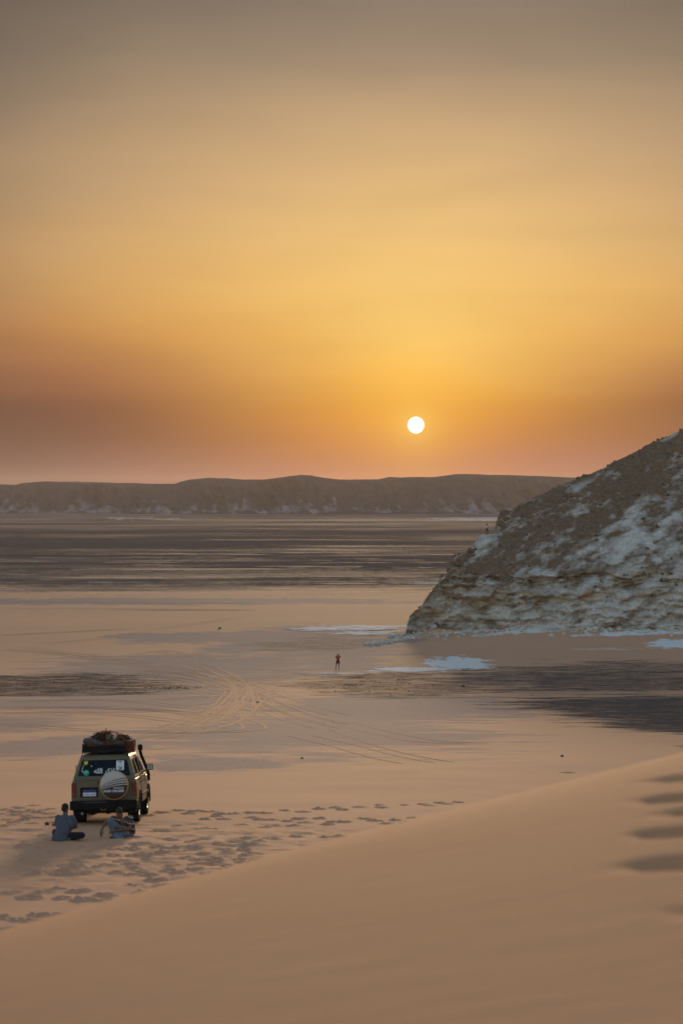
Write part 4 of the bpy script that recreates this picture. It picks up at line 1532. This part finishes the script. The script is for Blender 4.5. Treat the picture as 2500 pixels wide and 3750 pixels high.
# stand it on the slope
CX, CY = -6.33, 49.7
za = gz_at(CX, CY)
slope = (gz_at(CX, CY + 2.73) - gz_at(CX, CY)) / 2.73
roll = (gz_at(CX + 0.75, CY) - gz_at(CX - 0.75, CY)) / 1.5
CAR_YAW = math.radians(1.4)
car.location = (CX, CY, za - 0.025)
car.rotation_euler = (math.atan(slope), -math.atan(roll) * 0.6 - math.radians(1.0), CAR_YAW)
car.scale = (0.97, 0.97, 0.97)
M_CAR = Matrix.LocRotScale(car.location, car.rotation_euler, car.scale)


def on_car(o):
    o.matrix_world = M_CAR
    return o


# ------------------------------------------------------------------ load on the roof
def lump(name, x0, x1, y0, y1, z0, z1, mat, seed, amp=0.035, sub=4, fr=5.0, e=0.62):
    bm = bmesh.new()
    g = bmesh.ops.create_icosphere(bm, subdivisions=sub, radius=1.0)
    for v in g['verts']:
        c = v.co
        q = Vector([math.copysign(abs(t) ** e, t) for t in c])
        m_ = max(abs(q.x), abs(q.y), abs(q.z))
        q = q / m_ * (0.86 + 0.14 / max(m_, 0.5))
        p = Vector(((x0 + x1) / 2 + q.x * (x1 - x0) / 2, (y0 + y1) / 2 + q.y * (y1 - y0) / 2, (z0 + z1) / 2 + q.z * (z1 - z0) / 2))
        n = float(fb3(np.array([p.x * fr]), np.array([p.y * fr]), np.array([p.z * fr]), 3, seed)[0]) - 0.5
        v.co = p + c * n * amp * 2
    return on_car(bm_obj(name, bm, mat, smooth=True))


M_TARP = plain_mat('black_tarpaulin', (0.016, 0.014, 0.016), 0.7, spec=0.12, var=0.4, scale=9, bump=0.5, bscale=14)
M_MAT = plain_mat('grey_canvas', (0.075, 0.07, 0.078), 0.85, var=0.3, scale=8, bump=0.5, bscale=30)
M_TWIG = plain_mat('firewood', (0.055, 0.028, 0.019), 0.9, var=0.5, scale=12)
M_TWIG2 = plain_mat('dry_brush', (0.085, 0.032, 0.017), 0.9, var=0.5, scale=15)
M_ROPE = plain_mat('orange_rope', (0.26, 0.065, 0.022), 0.8, var=0.2, scale=30)
M_SACKR = plain_mat('red_sack', (0.06, 0.018, 0.018), 0.85, var=0.4, scale=14, bump=0.4)
M_PALE = plain_mat('pale_plastic', (0.34, 0.30, 0.26), 0.5, var=0.2, scale=9)
o = lump('tarpaulin_bundle', -0.60, 0.56, -0.66, 1.15, 2.0, 2.17, M_TARP, 3, 0.12, 5, 4.0, 0.8)
tag(o, 'black tarpaulin bundle lying lowest on the car roof rack', 'bundle')
bm = bmesh.new()
tube(bm, [(-0.60, -0.50, 2.28), (-0.52, -0.54, 2.305), (-0.38, -0.58, 2.29), (-0.20, -0.60, 2.245), (-0.06, -0.62, 2.20)], [0.055, 0.085, 0.085, 0.06, 0.03], 12)
o = on_car(bm_obj('rolled_mat', bm, M_MAT, smooth=True))
tag(o, 'grey rolled mat slanting across the left of the roof load', 'mat')
bm = bmesh.new()
tube(bm, [(0.22, -0.62, 2.205), (0.36, -0.60, 2.235), (0.48, -0.58, 2.225), (0.56, -0.56, 2.19)], [0.02, 0.045, 0.05, 0.025], 10)
o = on_car(bm_obj('folded_canvas', bm, M_MAT, smooth=True))
tag(o, 'short grey fold of canvas on the right of the roof load', 'canvas')
o = lump('duffel_bag', -0.60, -0.05, -0.30, 0.45, 2.18, 2.36, M_TARP, 8, 0.04)
tag(o, 'dark duffel bag behind the rolled grey mat on the roof', 'bag')


o = lump('burlap_sack', 0.02, 0.56, -0.60, 0.10, 2.14, 2.32, plain_mat('burlap', (0.085, 0.050, 0.032), 0.95, var=0.35, scale=16, bump=0.5, bscale=40), 21, 0.07, 4, 5.0, 0.8)
tag(o, 'brown burlap sack under the right-hand brushwood on the roof rack', 'sack')
o = lump('blanket_roll', -0.50, 0.10, -0.62, -0.30, 2.14, 2.27, plain_mat('rust_blanket', (0.10, 0.032, 0.022), 0.95, var=0.35, scale=12, bump=0.5), 27, 0.06, 4, 6.0, 0.8)
tag(o, 'rust-coloured folded blanket pressed between tarpaulin and grey rolled mat', 'blanket')


def brush(name, cx, cy, cz, rx, ry, rz, n, seed, label, ropes):
    root = empty(name)
    on_car(root)
    tag(root, label, 'firewood')
    rr = random.Random(seed)
    for nm, mt, cnt, thick in (('sticks', M_TWIG, n, (0.008, 0.02)), ('twigs', M_TWIG2, n * 2, (0.003, 0.008))):
        bm = bmesh.new()
        for k in range(cnt):
            while True:
                p = Vector((rr.uniform(-1, 1), rr.uniform(-1, 1), rr.uniform(-0.6, 1)))
                if p.length < 0.88:
                    break
            p = Vector((cx + p.x * rx, cy + p.y * ry, cz + p.z * rz))
            d = Vector((rr.gauss(0, 0.8), rr.gauss(0, 0.6), rr.gauss(0, 0.32))).normalized() * rr.uniform(0.05, 0.16 if nm == 'sticks' else 0.10)
            b = Vector((rr.gauss(0, 0.012), rr.gauss(0, 0.012), rr.gauss(0, 0.012)))
            r_ = rr.uniform(*thick)
            tube(bm, [p - d, p + b, p + d], [r_, r_, r_ * 0.6], 5)
        bm_obj(nm, bm, mt, root)
    bm = bmesh.new()
    for (pts, r_) in ropes:
        tube(bm, pts, r_, 5)
    bm_obj('rope', bm, M_ROPE, root)
    return root


ropes = []
for k in range(2):
    y = -0.40 + 0.45 * k
    ropes.append(([(-0.40, y, 2.24), (-0.28, y, 2.40), (-0.05, y + 0.03, 2.53), (0.14, y + 0.05, 2.545), (0.36, y, 2.46), (0.52, y - 0.02, 2.33), (0.60, y - 0.03, 2.20)], 0.007))
ropes.append(([(0.02, -0.58, 2.47), (0.10, -0.57, 2.53), (0.26, -0.56, 2.51), (0.42, -0.55, 2.43), (0.56, -0.54, 2.30)], 0.009))
ropes.append(([(-0.05, -0.57, 2.50), (-0.01, -0.56, 2.57), (0.03, -0.56, 2.52)], 0.010))
ropes.append(([(-0.34, -0.58, 2.36), (-0.44, -0.58, 2.29), (-0.56, -0.58, 2.20)], 0.006))
ropes.append(([(0.30, -0.60, 2.35), (0.42, -0.59, 2.38), (0.52, -0.58, 2.34), (0.58, -0.58, 2.26)], 0.008))
brush('firewood_bundle', -0.12, 0.05, 2.35, 0.36, 0.62, 0.22, 150, 4, 'heap of dark red-brown firewood and twigs topping the roof load, under orange rope', ropes)
brush('firewood_bundle', 0.40, 0.05, 2.29, 0.24, 0.60, 0.17, 90, 9, 'smaller reddish clump of brushwood on the right shoulder of the roof load', [([(0.34, -0.6, 2.40), (0.5, -0.58, 2.36), (0.6, -0.55, 2.24)], 0.007)])
bm = bmesh.new()
lathe(bm, [(0.015, -0.09), (0.035, -0.085), (0.038, 0.03), (0.014, 0.06), (0.012, 0.09)], 'z', (0, 0, 0), 14)
o = bm_obj('plastic_bottle', bm, M_PALE, smooth=True)
o.matrix_world = M_CAR @ Matrix.LocRotScale(Vector((0.28, -0.58, 2.40)), Matrix.Rotation(0.5, 3, 'Y').to_quaternion(), None)
tag(o, 'pale plastic bottle stuck between the two heaps of firewood on the roof', 'bottle')
o = lump('canvas_bag', 0.02, 0.14, -0.56, -0.42, 2.33, 2.46, plain_mat('olive_canvas', (0.085, 0.075, 0.055), 0.9, var=0.3), 12, 0.03, 3)
tag(o, 'small olive cloth bag tucked into the front of the firewood heap', 'bag')
root = empty('red_net_sack')
on_car(root)
tag(root, 'dark red sack in an orange net at the right end of the roof rack', 'sack')
o = lump('sack', 0.61, 0.79, -0.60, -0.10, 1.97, 2.27, M_SACKR, 15, 0.06, 4)
o.matrix_world = Matrix.Identity(4)
o.parent = root
bm = bmesh.new()
for k in range(4):
    z = 2.0 + 0.07 * k
    tube(bm, [(0.60, -0.62, z), (0.70, -0.635, z + 0.02), (0.80, -0.60, z), (0.81, -0.35, z)], 0.0045, 4)
for k in range(5):
    x = 0.61 + 0.045 * k
    tube(bm, [(x, -0.63, 2.26), (x + 0.01, -0.64, 2.12), (x + (0.02 if k > 2 else 0), -0.635, 1.96), (x + 0.01, -0.64, 1.90 - 0.02 * (k % 2))], 0.006, 4)
bm_obj('net', bm, M_ROPE, root)

# ================================================================== people
M_SKIN = plain_mat('skin', (0.16, 0.075, 0.045), 0.6, var=0.15, scale=9)
M_HAIR = plain_mat('black_hair', (0.014, 0.011, 0.010), 0.7, var=0.3, scale=40, bump=0.5, bscale=120)
M_SHIRT = plain_mat('blue_grey_shirt', (0.080, 0.090, 0.118), 0.9, var=0.18, scale=7, bump=0.5, bscale=22)
M_TROU = plain_mat('black_trousers', (0.012, 0.012, 0.015), 0.9, var=0.3)
M_JEANS = plain_mat('faded_jeans', (0.135, 0.155, 0.195), 0.9, var=0.3, scale=10, bump=0.4, bscale=30)
M_RED = plain_mat('red_shirt', (0.20, 0.010, 0.010), 0.9, var=0.2)
M_NAVY = plain_mat('dark_shorts', (0.014, 0.013, 0.022), 0.9, var=0.2)
M_LILAC = plain_mat('pale_lilac_top', (0.55, 0.50, 0.56), 0.9, var=0.15)
M_EYE = plain_mat('eye', (0.03, 0.02, 0.02), 0.3)


def polo_mat():
    m, N, b = new_mat('striped_polo')
    tcn = N.n('ShaderNodeTexCoord').outputs['Object']
    sp = N.n('ShaderNodeSeparateXYZ')
    N.put(sp.inputs[0], tcn)
    z = N.math('ADD', sp.outputs['Z'], N.math('MULTIPLY', sp.outputs['X'], 0.30))
    fr = N.math('FRACT', N.math('MULTIPLY', z, 7.2))
    c = N.ramp(fr, [(0.0, (0.10, 0.052, 0.036, 1)), (0.42, (0.02, 0.016, 0.016, 1)), (0.72, (0.10, 0.052, 0.036, 1)), (0.86, (0.55, 0.52, 0.50, 1)), (0.96, (0.10, 0.052, 0.036, 1))], 'CONSTANT')
    N.put(b.inputs['Base Color'], c)
    b.inputs['Roughness'].default_value = 0.9
    return m


def head_prims(c, R, s=1.0):
    """Skull, jaw, nose, ears, brow around centre c; R turns local (x right, y face forward, z up)."""
    def P_(x, y, z):
        return Vector(c) + R @ Vector((x * s, y * s, z * s))
    return [('e', P_(0, -0.012, 0.025), (0.076 * s, 0.096 * s, 0.098 * s), R), ('e', P_(0, 0.022, -0.045), (0.056 * s, 0.070 * s, 0.075 * s), R),
            ('e', P_(0, 0.085, -0.075), (0.024 * s, 0.022 * s, 0.020 * s), R), ('c', P_(0, 0.085, 0.02), 0.010 * s, P_(0, 0.108, -0.02), 0.016 * s),
            ('e', P_(-0.078, -0.005, -0.008), (0.012 * s, 0.022 * s, 0.032 * s), R), ('e', P_(0.078, -0.005, -0.008), (0.012 * s, 0.022 * s, 0.032 * s), R),
            ('e', P_(0, 0.080, 0.028), (0.050 * s, 0.014 * s, 0.012 * s), R), ('e', P_(0, 0.086, -0.050), (0.026 * s, 0.012 * s, 0.010 * s), R)]


def hair_prims(c, R, s=1.0, back=0.0):
    def P_(x, y, z):
        return Vector(c) + R @ Vector((x * s, y * s, z * s))
    return [('e', P_(0, -0.022, 0.040), (0.084 * s, 0.098 * s, 0.094 * s), R), ('e', P_(0, -0.050 - back, -0.005), (0.076 * s, 0.065 * s, 0.080 * s), R)]


def hand_prims(w, d, n, s=1.0, curl=0.35, thumb=1):
    """Palm, four fingers and a thumb from the wrist w towards d; n is the back of the hand."""
    w, d, n = Vector(w), Vector(d).normalized(), Vector(n)
    n = (n - d * n.dot(d)).normalized()
    e = d.cross(n)
    out = []
    k0 = w + d * 0.085 * s
    for off in (-0.028, -0.009, 0.010, 0.028):
        out.append(('c', w + e * off * 0.6 * s, 0.016 * s, k0 + e * off * s, 0.0125 * s))
    for off, L in ((-0.028, 0.072), (-0.009, 0.084), (0.010, 0.078), (0.028, 0.060)):
        a = k0 + e * off * s
        d1 = (d - n * curl).normalized()
        d2 = (d - n * curl * 2.6).normalized()
        b = a + d1 * L * 0.5 * s + e * off * 0.18 * s
        out.append(('c', a, 0.0105 * s, b, 0.0095 * s))
        out.append(('c', b, 0.0095 * s, b + d2 * L * 0.5 * s, 0.0075 * s))
    t0 = w + d * 0.03 * s - e * 0.026 * s * thumb
    t1 = t0 + (d * 0.6 - e * thumb * 0.8 - n * 0.3).normalized() * 0.04 * s
    out.append(('c', t0, 0.014 * s, t1, 0.0115 * s))
    out.append(('c', t1, 0.0115 * s, t1 + (d - e * thumb * 0.25 - n * 0.3).normalized() * 0.034 * s, 0.009 * s))
    return out


def Rz(a):
    return Matrix.Rotation(math.radians(a), 3, 'Z')


def Rx(a):
    return Matrix.Rotation(math.radians(a), 3, 'X')


def Ry(a):
    return Matrix.Rotation(math.radians(a), 3, 'Y')


def eyes(c, R, parent, s=1.0):
    for x in (-0.031, 0.031):
        bm = bmesh.new()
        bmesh.ops.create_icosphere(bm, subdivisions=1, radius=0.011 * s)
        e = bm_obj('eye', bm, M_EYE, parent, smooth=True)
        e.location = Vector(c) + R @ Vector((x * s, 0.088 * s, 0.008 * s))


# ---- man seen from behind, sitting cross-legged (x right, y away from the camera)
def man_behind():
    VX = 0.007
    hc = (0.075, 0.14, 0.79)
    R = Rz(-28) @ Rx(-12)
    hl, hr = (-0.10, 0.0, 0.13), (0.12, 0.02, 0.13)
    kneeR, kneeL = (0.46, 0.22, 0.13), (-0.22, 0.44, 0.17)
    ankR, ankL = (0.10, 0.46, 0.08), (0.20, 0.50, 0.07)
    shL, shR = (-0.09, 0.08, 0.585), (0.24, 0.12, 0.57)
    elL, elR = (-0.17, 0.28, 0.36), (0.315, 0.25, 0.33)
    wrL, wrR = (-0.02, 0.44, 0.24), (0.20, 0.44, 0.26)
    pr = head_prims(hc, R) + [('c', (0.075, 0.10, 0.60), 0.058, (0.075, 0.13, 0.74), 0.054),
                              ('c', (0.0, 0.0, 0.14), 0.15, (0.03, 0.02, 0.30), 0.135), ('c', (0.03, 0.02, 0.30), 0.135, (0.07, 0.09, 0.50), 0.15),
                              ('c', shL, 0.06, shR, 0.06), ('c', shL, 0.055, elL, 0.042), ('c', shR, 0.055, elR, 0.042), ('c', elL, 0.041, wrL, 0.028), ('c', elR, 0.041, wrR, 0.028),
                              ('c', hl, 0.10, kneeL, 0.065), ('c', hr, 0.10, kneeR, 0.065), ('c', kneeL, 0.06, ankL, 0.042), ('c', kneeR, 0.06, ankR, 0.042),
                              ('c', ankR, 0.04, (-0.06, 0.56, 0.045), 0.032), ('c', ankL, 0.04, (0.34, 0.56, 0.045), 0.032)]
    pr += hand_prims(wrL, (0.5, 0.6, -0.4), (0, 0.2, 1), thumb=-1) + hand_prims(wrR, (-0.5, 0.6, -0.4), (0, 0.2, 1), thumb=1)
    p = fuse('person', pr, VX, M_SKIN)
    fuse('hair', hair_prims(hc, R, 1.0, 0.0), 0.010, M_HAIR, p, 2)
    eyes(hc, R, p)
    fuse('shirt', [('c', (-0.02, -0.01, 0.10), 0.19, (0.02, 0.0, 0.26), 0.165), ('c', (0.02, 0.0, 0.26), 0.165, (0.06, 0.07, 0.48), 0.172), ('c', (-0.12, 0.0, 0.10), 0.12, (0.12, 0.02, 0.10), 0.12),
                   ('c', (-0.07, 0.075, 0.55), 0.078, (0.22, 0.11, 0.54), 0.078), ('c', (0.075, 0.09, 0.58), 0.075, (0.075, 0.11, 0.655), 0.064),
                   ('c', shL, 0.074, (-0.14, 0.20, 0.45), 0.068), ('c', shR, 0.074, (0.29, 0.205, 0.43), 0.070), ('c', (-0.03, 0.08, 0.42), 0.14, (0.16, 0.09, 0.42), 0.14)], 0.011, M_SHIRT, p, 5)
    fuse('trousers', [('c', (-0.06, 0.0, 0.11), 0.135, (0.08, 0.02, 0.11), 0.135), ('c', hl, 0.115, kneeL, 0.082), ('c', hr, 0.115, kneeR, 0.082),
                      ('c', kneeL, 0.078, ankL, 0.06), ('c', kneeR, 0.080, ankR, 0.062)], 0.011, M_TROU, p, 4)
    return p


def settle(p, u, v, yaw=0.0, sink=0.02):
    x, y, z = sight(u, v)
    p.location = (x, y, gz_at(x, y) - sink)
    p.rotation_euler = (0, 0, yaw)
    return p


p = settle(man_behind(), 225, 3084, 0.0)
tag(p, 'man in a blue-grey shirt and black trousers sitting with his back turned', 'person')


# ---- man facing us, one knee raised, head bowed
def man_facing():
    VX = 0.007
    hc = (-0.19, -0.20, 0.635)
    R = Rz(158) @ Rx(-38)
    hpR, hpL = (-0.09, 0.02, 0.13), (0.07, 0.02, 0.12)
    knR, knL = (-0.40, -0.34, 0.46), (-0.28, -0.44, 0.12)
    anR, anL = (-0.30, -0.30, 0.09), (-0.05, -0.62, 0.07)
    shR, shL = (-0.33, -0.13, 0.49), (0.065, -0.06, 0.485)
    elR, elL = (-0.50, -0.36, 0.44), (0.07, -0.25, 0.26)
    wrR, wrL = (-0.585, -0.46, 0.265), (-0.27, -0.42, 0.235)
    pr = head_prims(hc, R) + [('c', (-0.14, -0.10, 0.52), 0.058, (-0.17, -0.16, 0.60), 0.055),
                              ('c', (-0.01, 0.04, 0.13), 0.14, (-0.05, 0.0, 0.30), 0.135), ('c', (-0.05, 0.0, 0.30), 0.135, (-0.12, -0.07, 0.42), 0.14),
                              ('c', shL, 0.06, shR, 0.06), ('c', shL, 0.055, elL, 0.042), ('c', shR, 0.055, elR, 0.042), ('c', elL, 0.041, wrL, 0.028), ('c', elR, 0.041, wrR, 0.027),
                              ('c', hpL, 0.09, knL, 0.06), ('c', hpR, 0.09, knR, 0.062), ('c', knL, 0.056, anL, 0.04), ('c', knR, 0.058, anR, 0.04),
                              ('c', anR, 0.042, (-0.40, -0.44, 0.035), 0.03), ('c', anL, 0.042, (0.06, -0.76, 0.04), 0.03)]
    pr += hand_prims(wrR, (-0.12, -0.18, -0.95), (-0.5, -0.8, 0.1), curl=0.25, thumb=1) + hand_prims(wrL, (-0.9, -0.25, -0.05), (0, -0.4, 0.9), curl=0.45, thumb=1)
    p = fuse('person', pr, VX, M_SKIN)
    fuse('hair', hair_prims(hc, R), 0.010, M_HAIR, p, 2)
    eyes(hc, R, p)
    fuse('polo_shirt', [('c', (0.03, 0.02, 0.16), 0.165, (-0.02, -0.02, 0.28), 0.16), ('c', (0.06, -0.02, 0.17), 0.125, (0.05, -0.05, 0.34), 0.125), ('c', (-0.10, 0.0, 0.30), 0.14, (-0.19, -0.08, 0.41), 0.13), ('c', (0.0, 0.0, 0.30), 0.14, (-0.04, -0.06, 0.41), 0.135),
                        ('c', (0.04, -0.06, 0.465), 0.080, (-0.30, -0.12, 0.465), 0.080), ('c', shL, 0.076, (0.065, -0.17, 0.365), 0.074), ('c', shR, 0.074, (-0.39, -0.24, 0.485), 0.066)], 0.010, polo_mat(), p, 4)
    fuse('collar', [('c', (-0.22, -0.10, 0.555), 0.022, (-0.17, -0.19, 0.53), 0.018), ('c', (-0.08, -0.07, 0.555), 0.022, (-0.10, -0.17, 0.525), 0.018), ('c', (-0.22, -0.10, 0.555), 0.02, (-0.08, -0.07, 0.555), 0.02)], 0.008, M_WHITE, p, 2)
    fuse('jeans', [('c', (-0.05, 0.0, 0.10), 0.11, (0.05, 0.0, 0.10), 0.11), ('c', hpL, 0.105, knL, 0.080), ('c', hpR, 0.105, knR, 0.080), ('c', knL, 0.078, anL, 0.056), ('c', knR, 0.078, anR, 0.056)], 0.010, M_JEANS, p, 4)
    for (a, b) in ((anR, (-0.41, -0.46, 0.04)), (anL, (0.07, -0.78, 0.04))):
        fuse('shoe', [('c', Vector(a) - Vector((0, 0, 0.03)), 0.048, b, 0.036)], 0.010, M_BLACK, p, 2)
    return p


p = settle(man_facing(), 468, 3070, 0.0)
tag(p, 'man in brown striped polo and blue jeans sitting with one knee raised, head bowed', 'person')


# ---- man standing far out, both hands raised to his face
def man_red():
    VX = 0.012
    hc = (0.02, 0.03, 1.665)
    R = Matrix.Identity(3)
    hL, hR = (-0.10, 0, 0.92), (0.10, 0, 0.92)
    kL, kR = (-0.17, 0.03, 0.50), (0.11, 0.02, 0.50)
    aL, aR = (-0.24, 0.0, 0.09), (0.11, -0.02, 0.09)
    sL, sR = (-0.19, 0, 1.44), (0.20, 0, 1.44)
    eL, eR = (-0.30, 0.14, 1.37), (0.38, 0.14, 1.42)
    wL, wR = (-0.08, 0.24, 1.60), (0.13, 0.22, 1.64)
    pr = head_prims(hc, R) + [('c', (0.0, 0, 1.46), 0.058, (0.01, 0.02, 1.60), 0.055), ('c', (0, 0, 0.95), 0.14, (0, 0, 1.15), 0.125), ('c', (0, 0, 1.15), 0.125, (0, 0, 1.36), 0.15), ('c', sL, 0.06, sR, 0.06),
                              ('c', sL, 0.056, eL, 0.044), ('c', sR, 0.056, eR, 0.044), ('c', eL, 0.042, wL, 0.03), ('c', eR, 0.042, wR, 0.03),
                              ('c', hL, 0.088, kL, 0.058), ('c', hR, 0.088, kR, 0.058), ('c', kL, 0.060, aL, 0.038), ('c', kR, 0.060, aR, 0.038),
                              ('c', aL, 0.042, (-0.27, 0.15, 0.035), 0.032), ('c', aR, 0.042, (0.15, 0.13, 0.035), 0.032)]
    pr += hand_prims(wL, (0.5, 0.2, 0.6), (-0.5, 0.2, 0.4), 1.0) + hand_prims(wR, (-0.5, 0.2, 0.6), (0.5, 0.2, 0.4), 1.0, thumb=-1)
    p = fuse('person', pr, VX, M_SKIN)
    fuse('hair', hair_prims(hc, R), 0.012, M_HAIR, p, 2)
    fuse('red_shirt', [('c', (0, 0, 0.95), 0.16, (0, 0, 1.18), 0.15), ('c', (0, 0, 1.18), 0.15, (0, 0, 1.36), 0.168), ('c', (-0.16, 0, 1.42), 0.08, (0.16, 0, 1.42), 0.08), ('c', (-0.08, 0, 1.0), 0.12, (0.08, 0, 1.0), 0.12),
                       ('c', sL, 0.076, (-0.28, 0.10, 1.385), 0.066), ('c', sR, 0.076, (0.34, 0.10, 1.425), 0.066)], 0.014, M_RED, p, 3)
    fuse('shorts', [('c', (-0.07, 0, 0.93), 0.13, (0.07, 0, 0.93), 0.13), ('c', hL, 0.115, (-0.14, 0.02, 0.66), 0.098), ('c', hR, 0.115, (0.11, 0.01, 0.66), 0.098)], 0.014, M_NAVY, p, 3)
    for (a, b) in ((aL, (-0.28, 0.16, 0.04)), (aR, (0.16, 0.14, 0.04))):
        fuse('shoe', [('c', Vector(a) - Vector((0, 0.03, 0.04)), 0.05, b, 0.04)], 0.012, M_BLACK, p, 2)
    return p


p = settle(man_red(), 1237, 2450, 0.15, 0.01)
tag(p, 'man in red shirt and dark shorts standing on the plain, hands raised to his face', 'person')


# ---- woman walking on the spur of the hill
def woman():
    VX = 0.012
    hc = (-0.03, 0.0, 1.53)
    R = Rz(75)
    hL, hR = (-0.07, 0.03, 0.86), (0.07, -0.03, 0.86)
    kL, kR = (-0.05, 0.03, 0.47), (0.10, -0.03, 0.48)
    aL, aR = (-0.14, 0.03, 0.08), (0.20, -0.03, 0.10)
    sL, sR = (-0.05, 0.15, 1.32), (0.03, -0.15, 1.32)
    eL, eR = (-0.09, 0.21, 1.07), (0.10, -0.20, 1.06)
    wL, wR = (-0.16, 0.19, 0.86), (0.06, -0.22, 0.83)
    pr = head_prims(hc, R, 0.95) + [('c', (0, 0, 1.34), 0.05, (-0.02, 0, 1.47), 0.048), ('c', (0, 0, 0.88), 0.13, (0, 0, 1.06), 0.105), ('c', (0, 0, 1.06), 0.105, (0, 0, 1.26), 0.125), ('c', sL, 0.05, sR, 0.05),
                                    ('c', sL, 0.046, eL, 0.036), ('c', sR, 0.046, eR, 0.036), ('c', eL, 0.034, wL, 0.025), ('c', eR, 0.034, wR, 0.025),
                                    ('c', hL, 0.082, kL, 0.055), ('c', hR, 0.082, kR, 0.055), ('c', kL, 0.054, aL, 0.036), ('c', kR, 0.054, aR, 0.036),
                                    ('c', aL, 0.04, (-0.28, 0.03, 0.035), 0.03), ('c', aR, 0.04, (0.08, -0.03, 0.04), 0.03)]
    pr += hand_prims(wL, (-0.2, 0, -0.95), (0, 1, 0), 0.9) + hand_prims(wR, (-0.1, 0, -0.95), (0, -1, 0), 0.9, thumb=-1)
    p = fuse('person', pr, VX, M_SKIN)
    fuse('hair', hair_prims(hc, R, 1.15, 0.02) + [('e', (0.0, 0, 1.50), (0.13, 0.13, 0.13)), ('e', (0.05, 0, 1.42), (0.10, 0.12, 0.10)), ('e', (-0.02, 0.08, 1.44), (0.07, 0.06, 0.09)), ('e', (0.0, -0.08, 1.44), (0.07, 0.06, 0.09))], 0.014, M_HAIR, p, 2)
    fuse('top', [('c', (0, 0, 0.97), 0.125, (0, 0, 1.08), 0.118), ('c', (0, 0, 1.08), 0.118, (0, 0, 1.25), 0.138), ('c', (-0.04, 0.11, 1.30), 0.066, (0.02, -0.11, 1.30), 0.066), ('c', sL, 0.062, (-0.07, 0.185, 1.18), 0.054), ('c', sR, 0.062, (0.065, -0.18, 1.18), 0.054)], 0.014, M_LILAC, p, 3)
    fuse('trousers', [('c', (0, 0.05, 0.88), 0.128, (0, -0.05, 0.88), 0.128), ('c', hL, 0.095, kL, 0.066), ('c', hR, 0.095, kR, 0.066), ('c', kL, 0.062, aL, 0.046), ('c', kR, 0.062, aR, 0.046)], 0.014, M_NAVY, p, 3)
    for (a, b) in ((aL, (-0.29, 0.03, 0.04)), (aR, (0.07, -0.03, 0.045))):
        fuse('shoe', [('c', Vector(a) - Vector((-0.03, 0, 0.03)), 0.045, b, 0.036)], 0.012, M_BLACK, p, 2)
    return p


p = woman()
dg = bpy.context.evaluated_depsgraph_get()
dg.update()
ys_ = np.arange(276, 300, 0.1)
best = (-9, 0, 0, 0)
for yy in ys_:
    xx = yy * (1782 - 1250.0) / FPX
    h_, l_, n_, i_ = hill.ray_cast(Vector((xx, yy, 80)), Vector((0, 0, -1)))
    if h_ and (l_.z - CAM_Z) / yy > best[0]:
        best = ((l_.z - CAM_Z) / yy, xx, float(yy), l_.z)
WX, WY = best[1], best[2]
hit, loc_, nor, idx = hill.ray_cast(Vector((WX, WY, 80)), Vector((0, 0, -1)))
p.location = (WX, WY, (loc_.z if hit else 15.0) - 0.02)
print('woman stands at', p.location[:], 'wanted z', CAM_Z - (1955 - HOR) / FPX * WY)
p.location.z += 0.05
tag(p, 'woman with big dark curly hair and pale top walking on the rocky spur', 'person')

# ------------------------------------------------------------------ flip-flops left on the sand
M_SOLE = plain_mat('sandal_sole', (0.035, 0.025, 0.022), 0.8, var=0.3)
SANDALS = ((-0.09, 0.04, 0.35, 'left one of the pair of dark flip-flops lying behind the seated man'), (0.10, 0.06, -0.25, 'right one of the pair of dark flip-flops lying behind the seated man'))
x0, y0, z0 = sight(184, 3026)
for (dx, dy, a, lab) in SANDALS:
    root = empty('flip_flop', (x0 + dx, y0 + dy, gz_at(x0 + dx, y0 + dy) + 0.01), (0.10, -0.12, a))
    tag(root, lab, 'sandal', 'flip-flops on the sand')
    bm = bmesh.new()
    out = [(0.040, -0.13), (0.036, -0.05), (0.046, 0.06), (0.035, 0.125), (0.0, 0.14), (-0.035, 0.12), (-0.046, 0.05), (-0.036, -0.05), (-0.040, -0.13), (0.0, -0.145)]
    loft(bm, [[Vector((x, y, 0.0)) for x, y in out], [Vector((x * 0.97, y * 0.98, 0.028)) for x, y in out]])
    bm_obj('sole', bm, M_SOLE, root)
    bm = bmesh.new()
    tube(bm, [(0.042, -0.03, 0.02), (0.032, 0.02, 0.075), (0.0, 0.075, 0.05), (0.0, 0.085, 0.02)], 0.009, 6)
    tube(bm, [(-0.042, -0.03, 0.02), (-0.032, 0.02, 0.075), (0.0, 0.075, 0.05)], 0.009, 6)
    bm_obj('strap', bm, M_SOLE, root)

# ================================================================== haze
def haze_box():
    bm = bmesh.new()
    bmesh.ops.create_cube(bm, size=1.0)
    me = bpy.data.meshes.new('haze')
    bm.to_mesh(me)
    bm.free()
    m = bpy.data.materials.new('haze')
    m.use_nodes = True
    t = m.node_tree
    t.nodes.remove(t.nodes['Principled BSDF'])
    v = t.nodes.new('ShaderNodeVolumePrincipled')
    v.inputs['Color'].default_value = (0.90, 0.79, 0.76, 1)
    v.inputs['Density'].default_value = HAZE_DENSITY
    v.inputs['Anisotropy'].default_value = 0.3
    t.links.new(v.outputs[0], t.nodes['Material Output'].inputs['Volume'])
    o = link('haze', me, m)
    lo, hi = -3.5, 84.0
    o.scale = (10700, 10700, hi - lo)
    o.location = (0, 0, (lo + hi) / 2)
    tag(o, 'thin dusty evening haze over the desert', kind='stuff')


HAZE_DENSITY = 0.00006
haze_box()
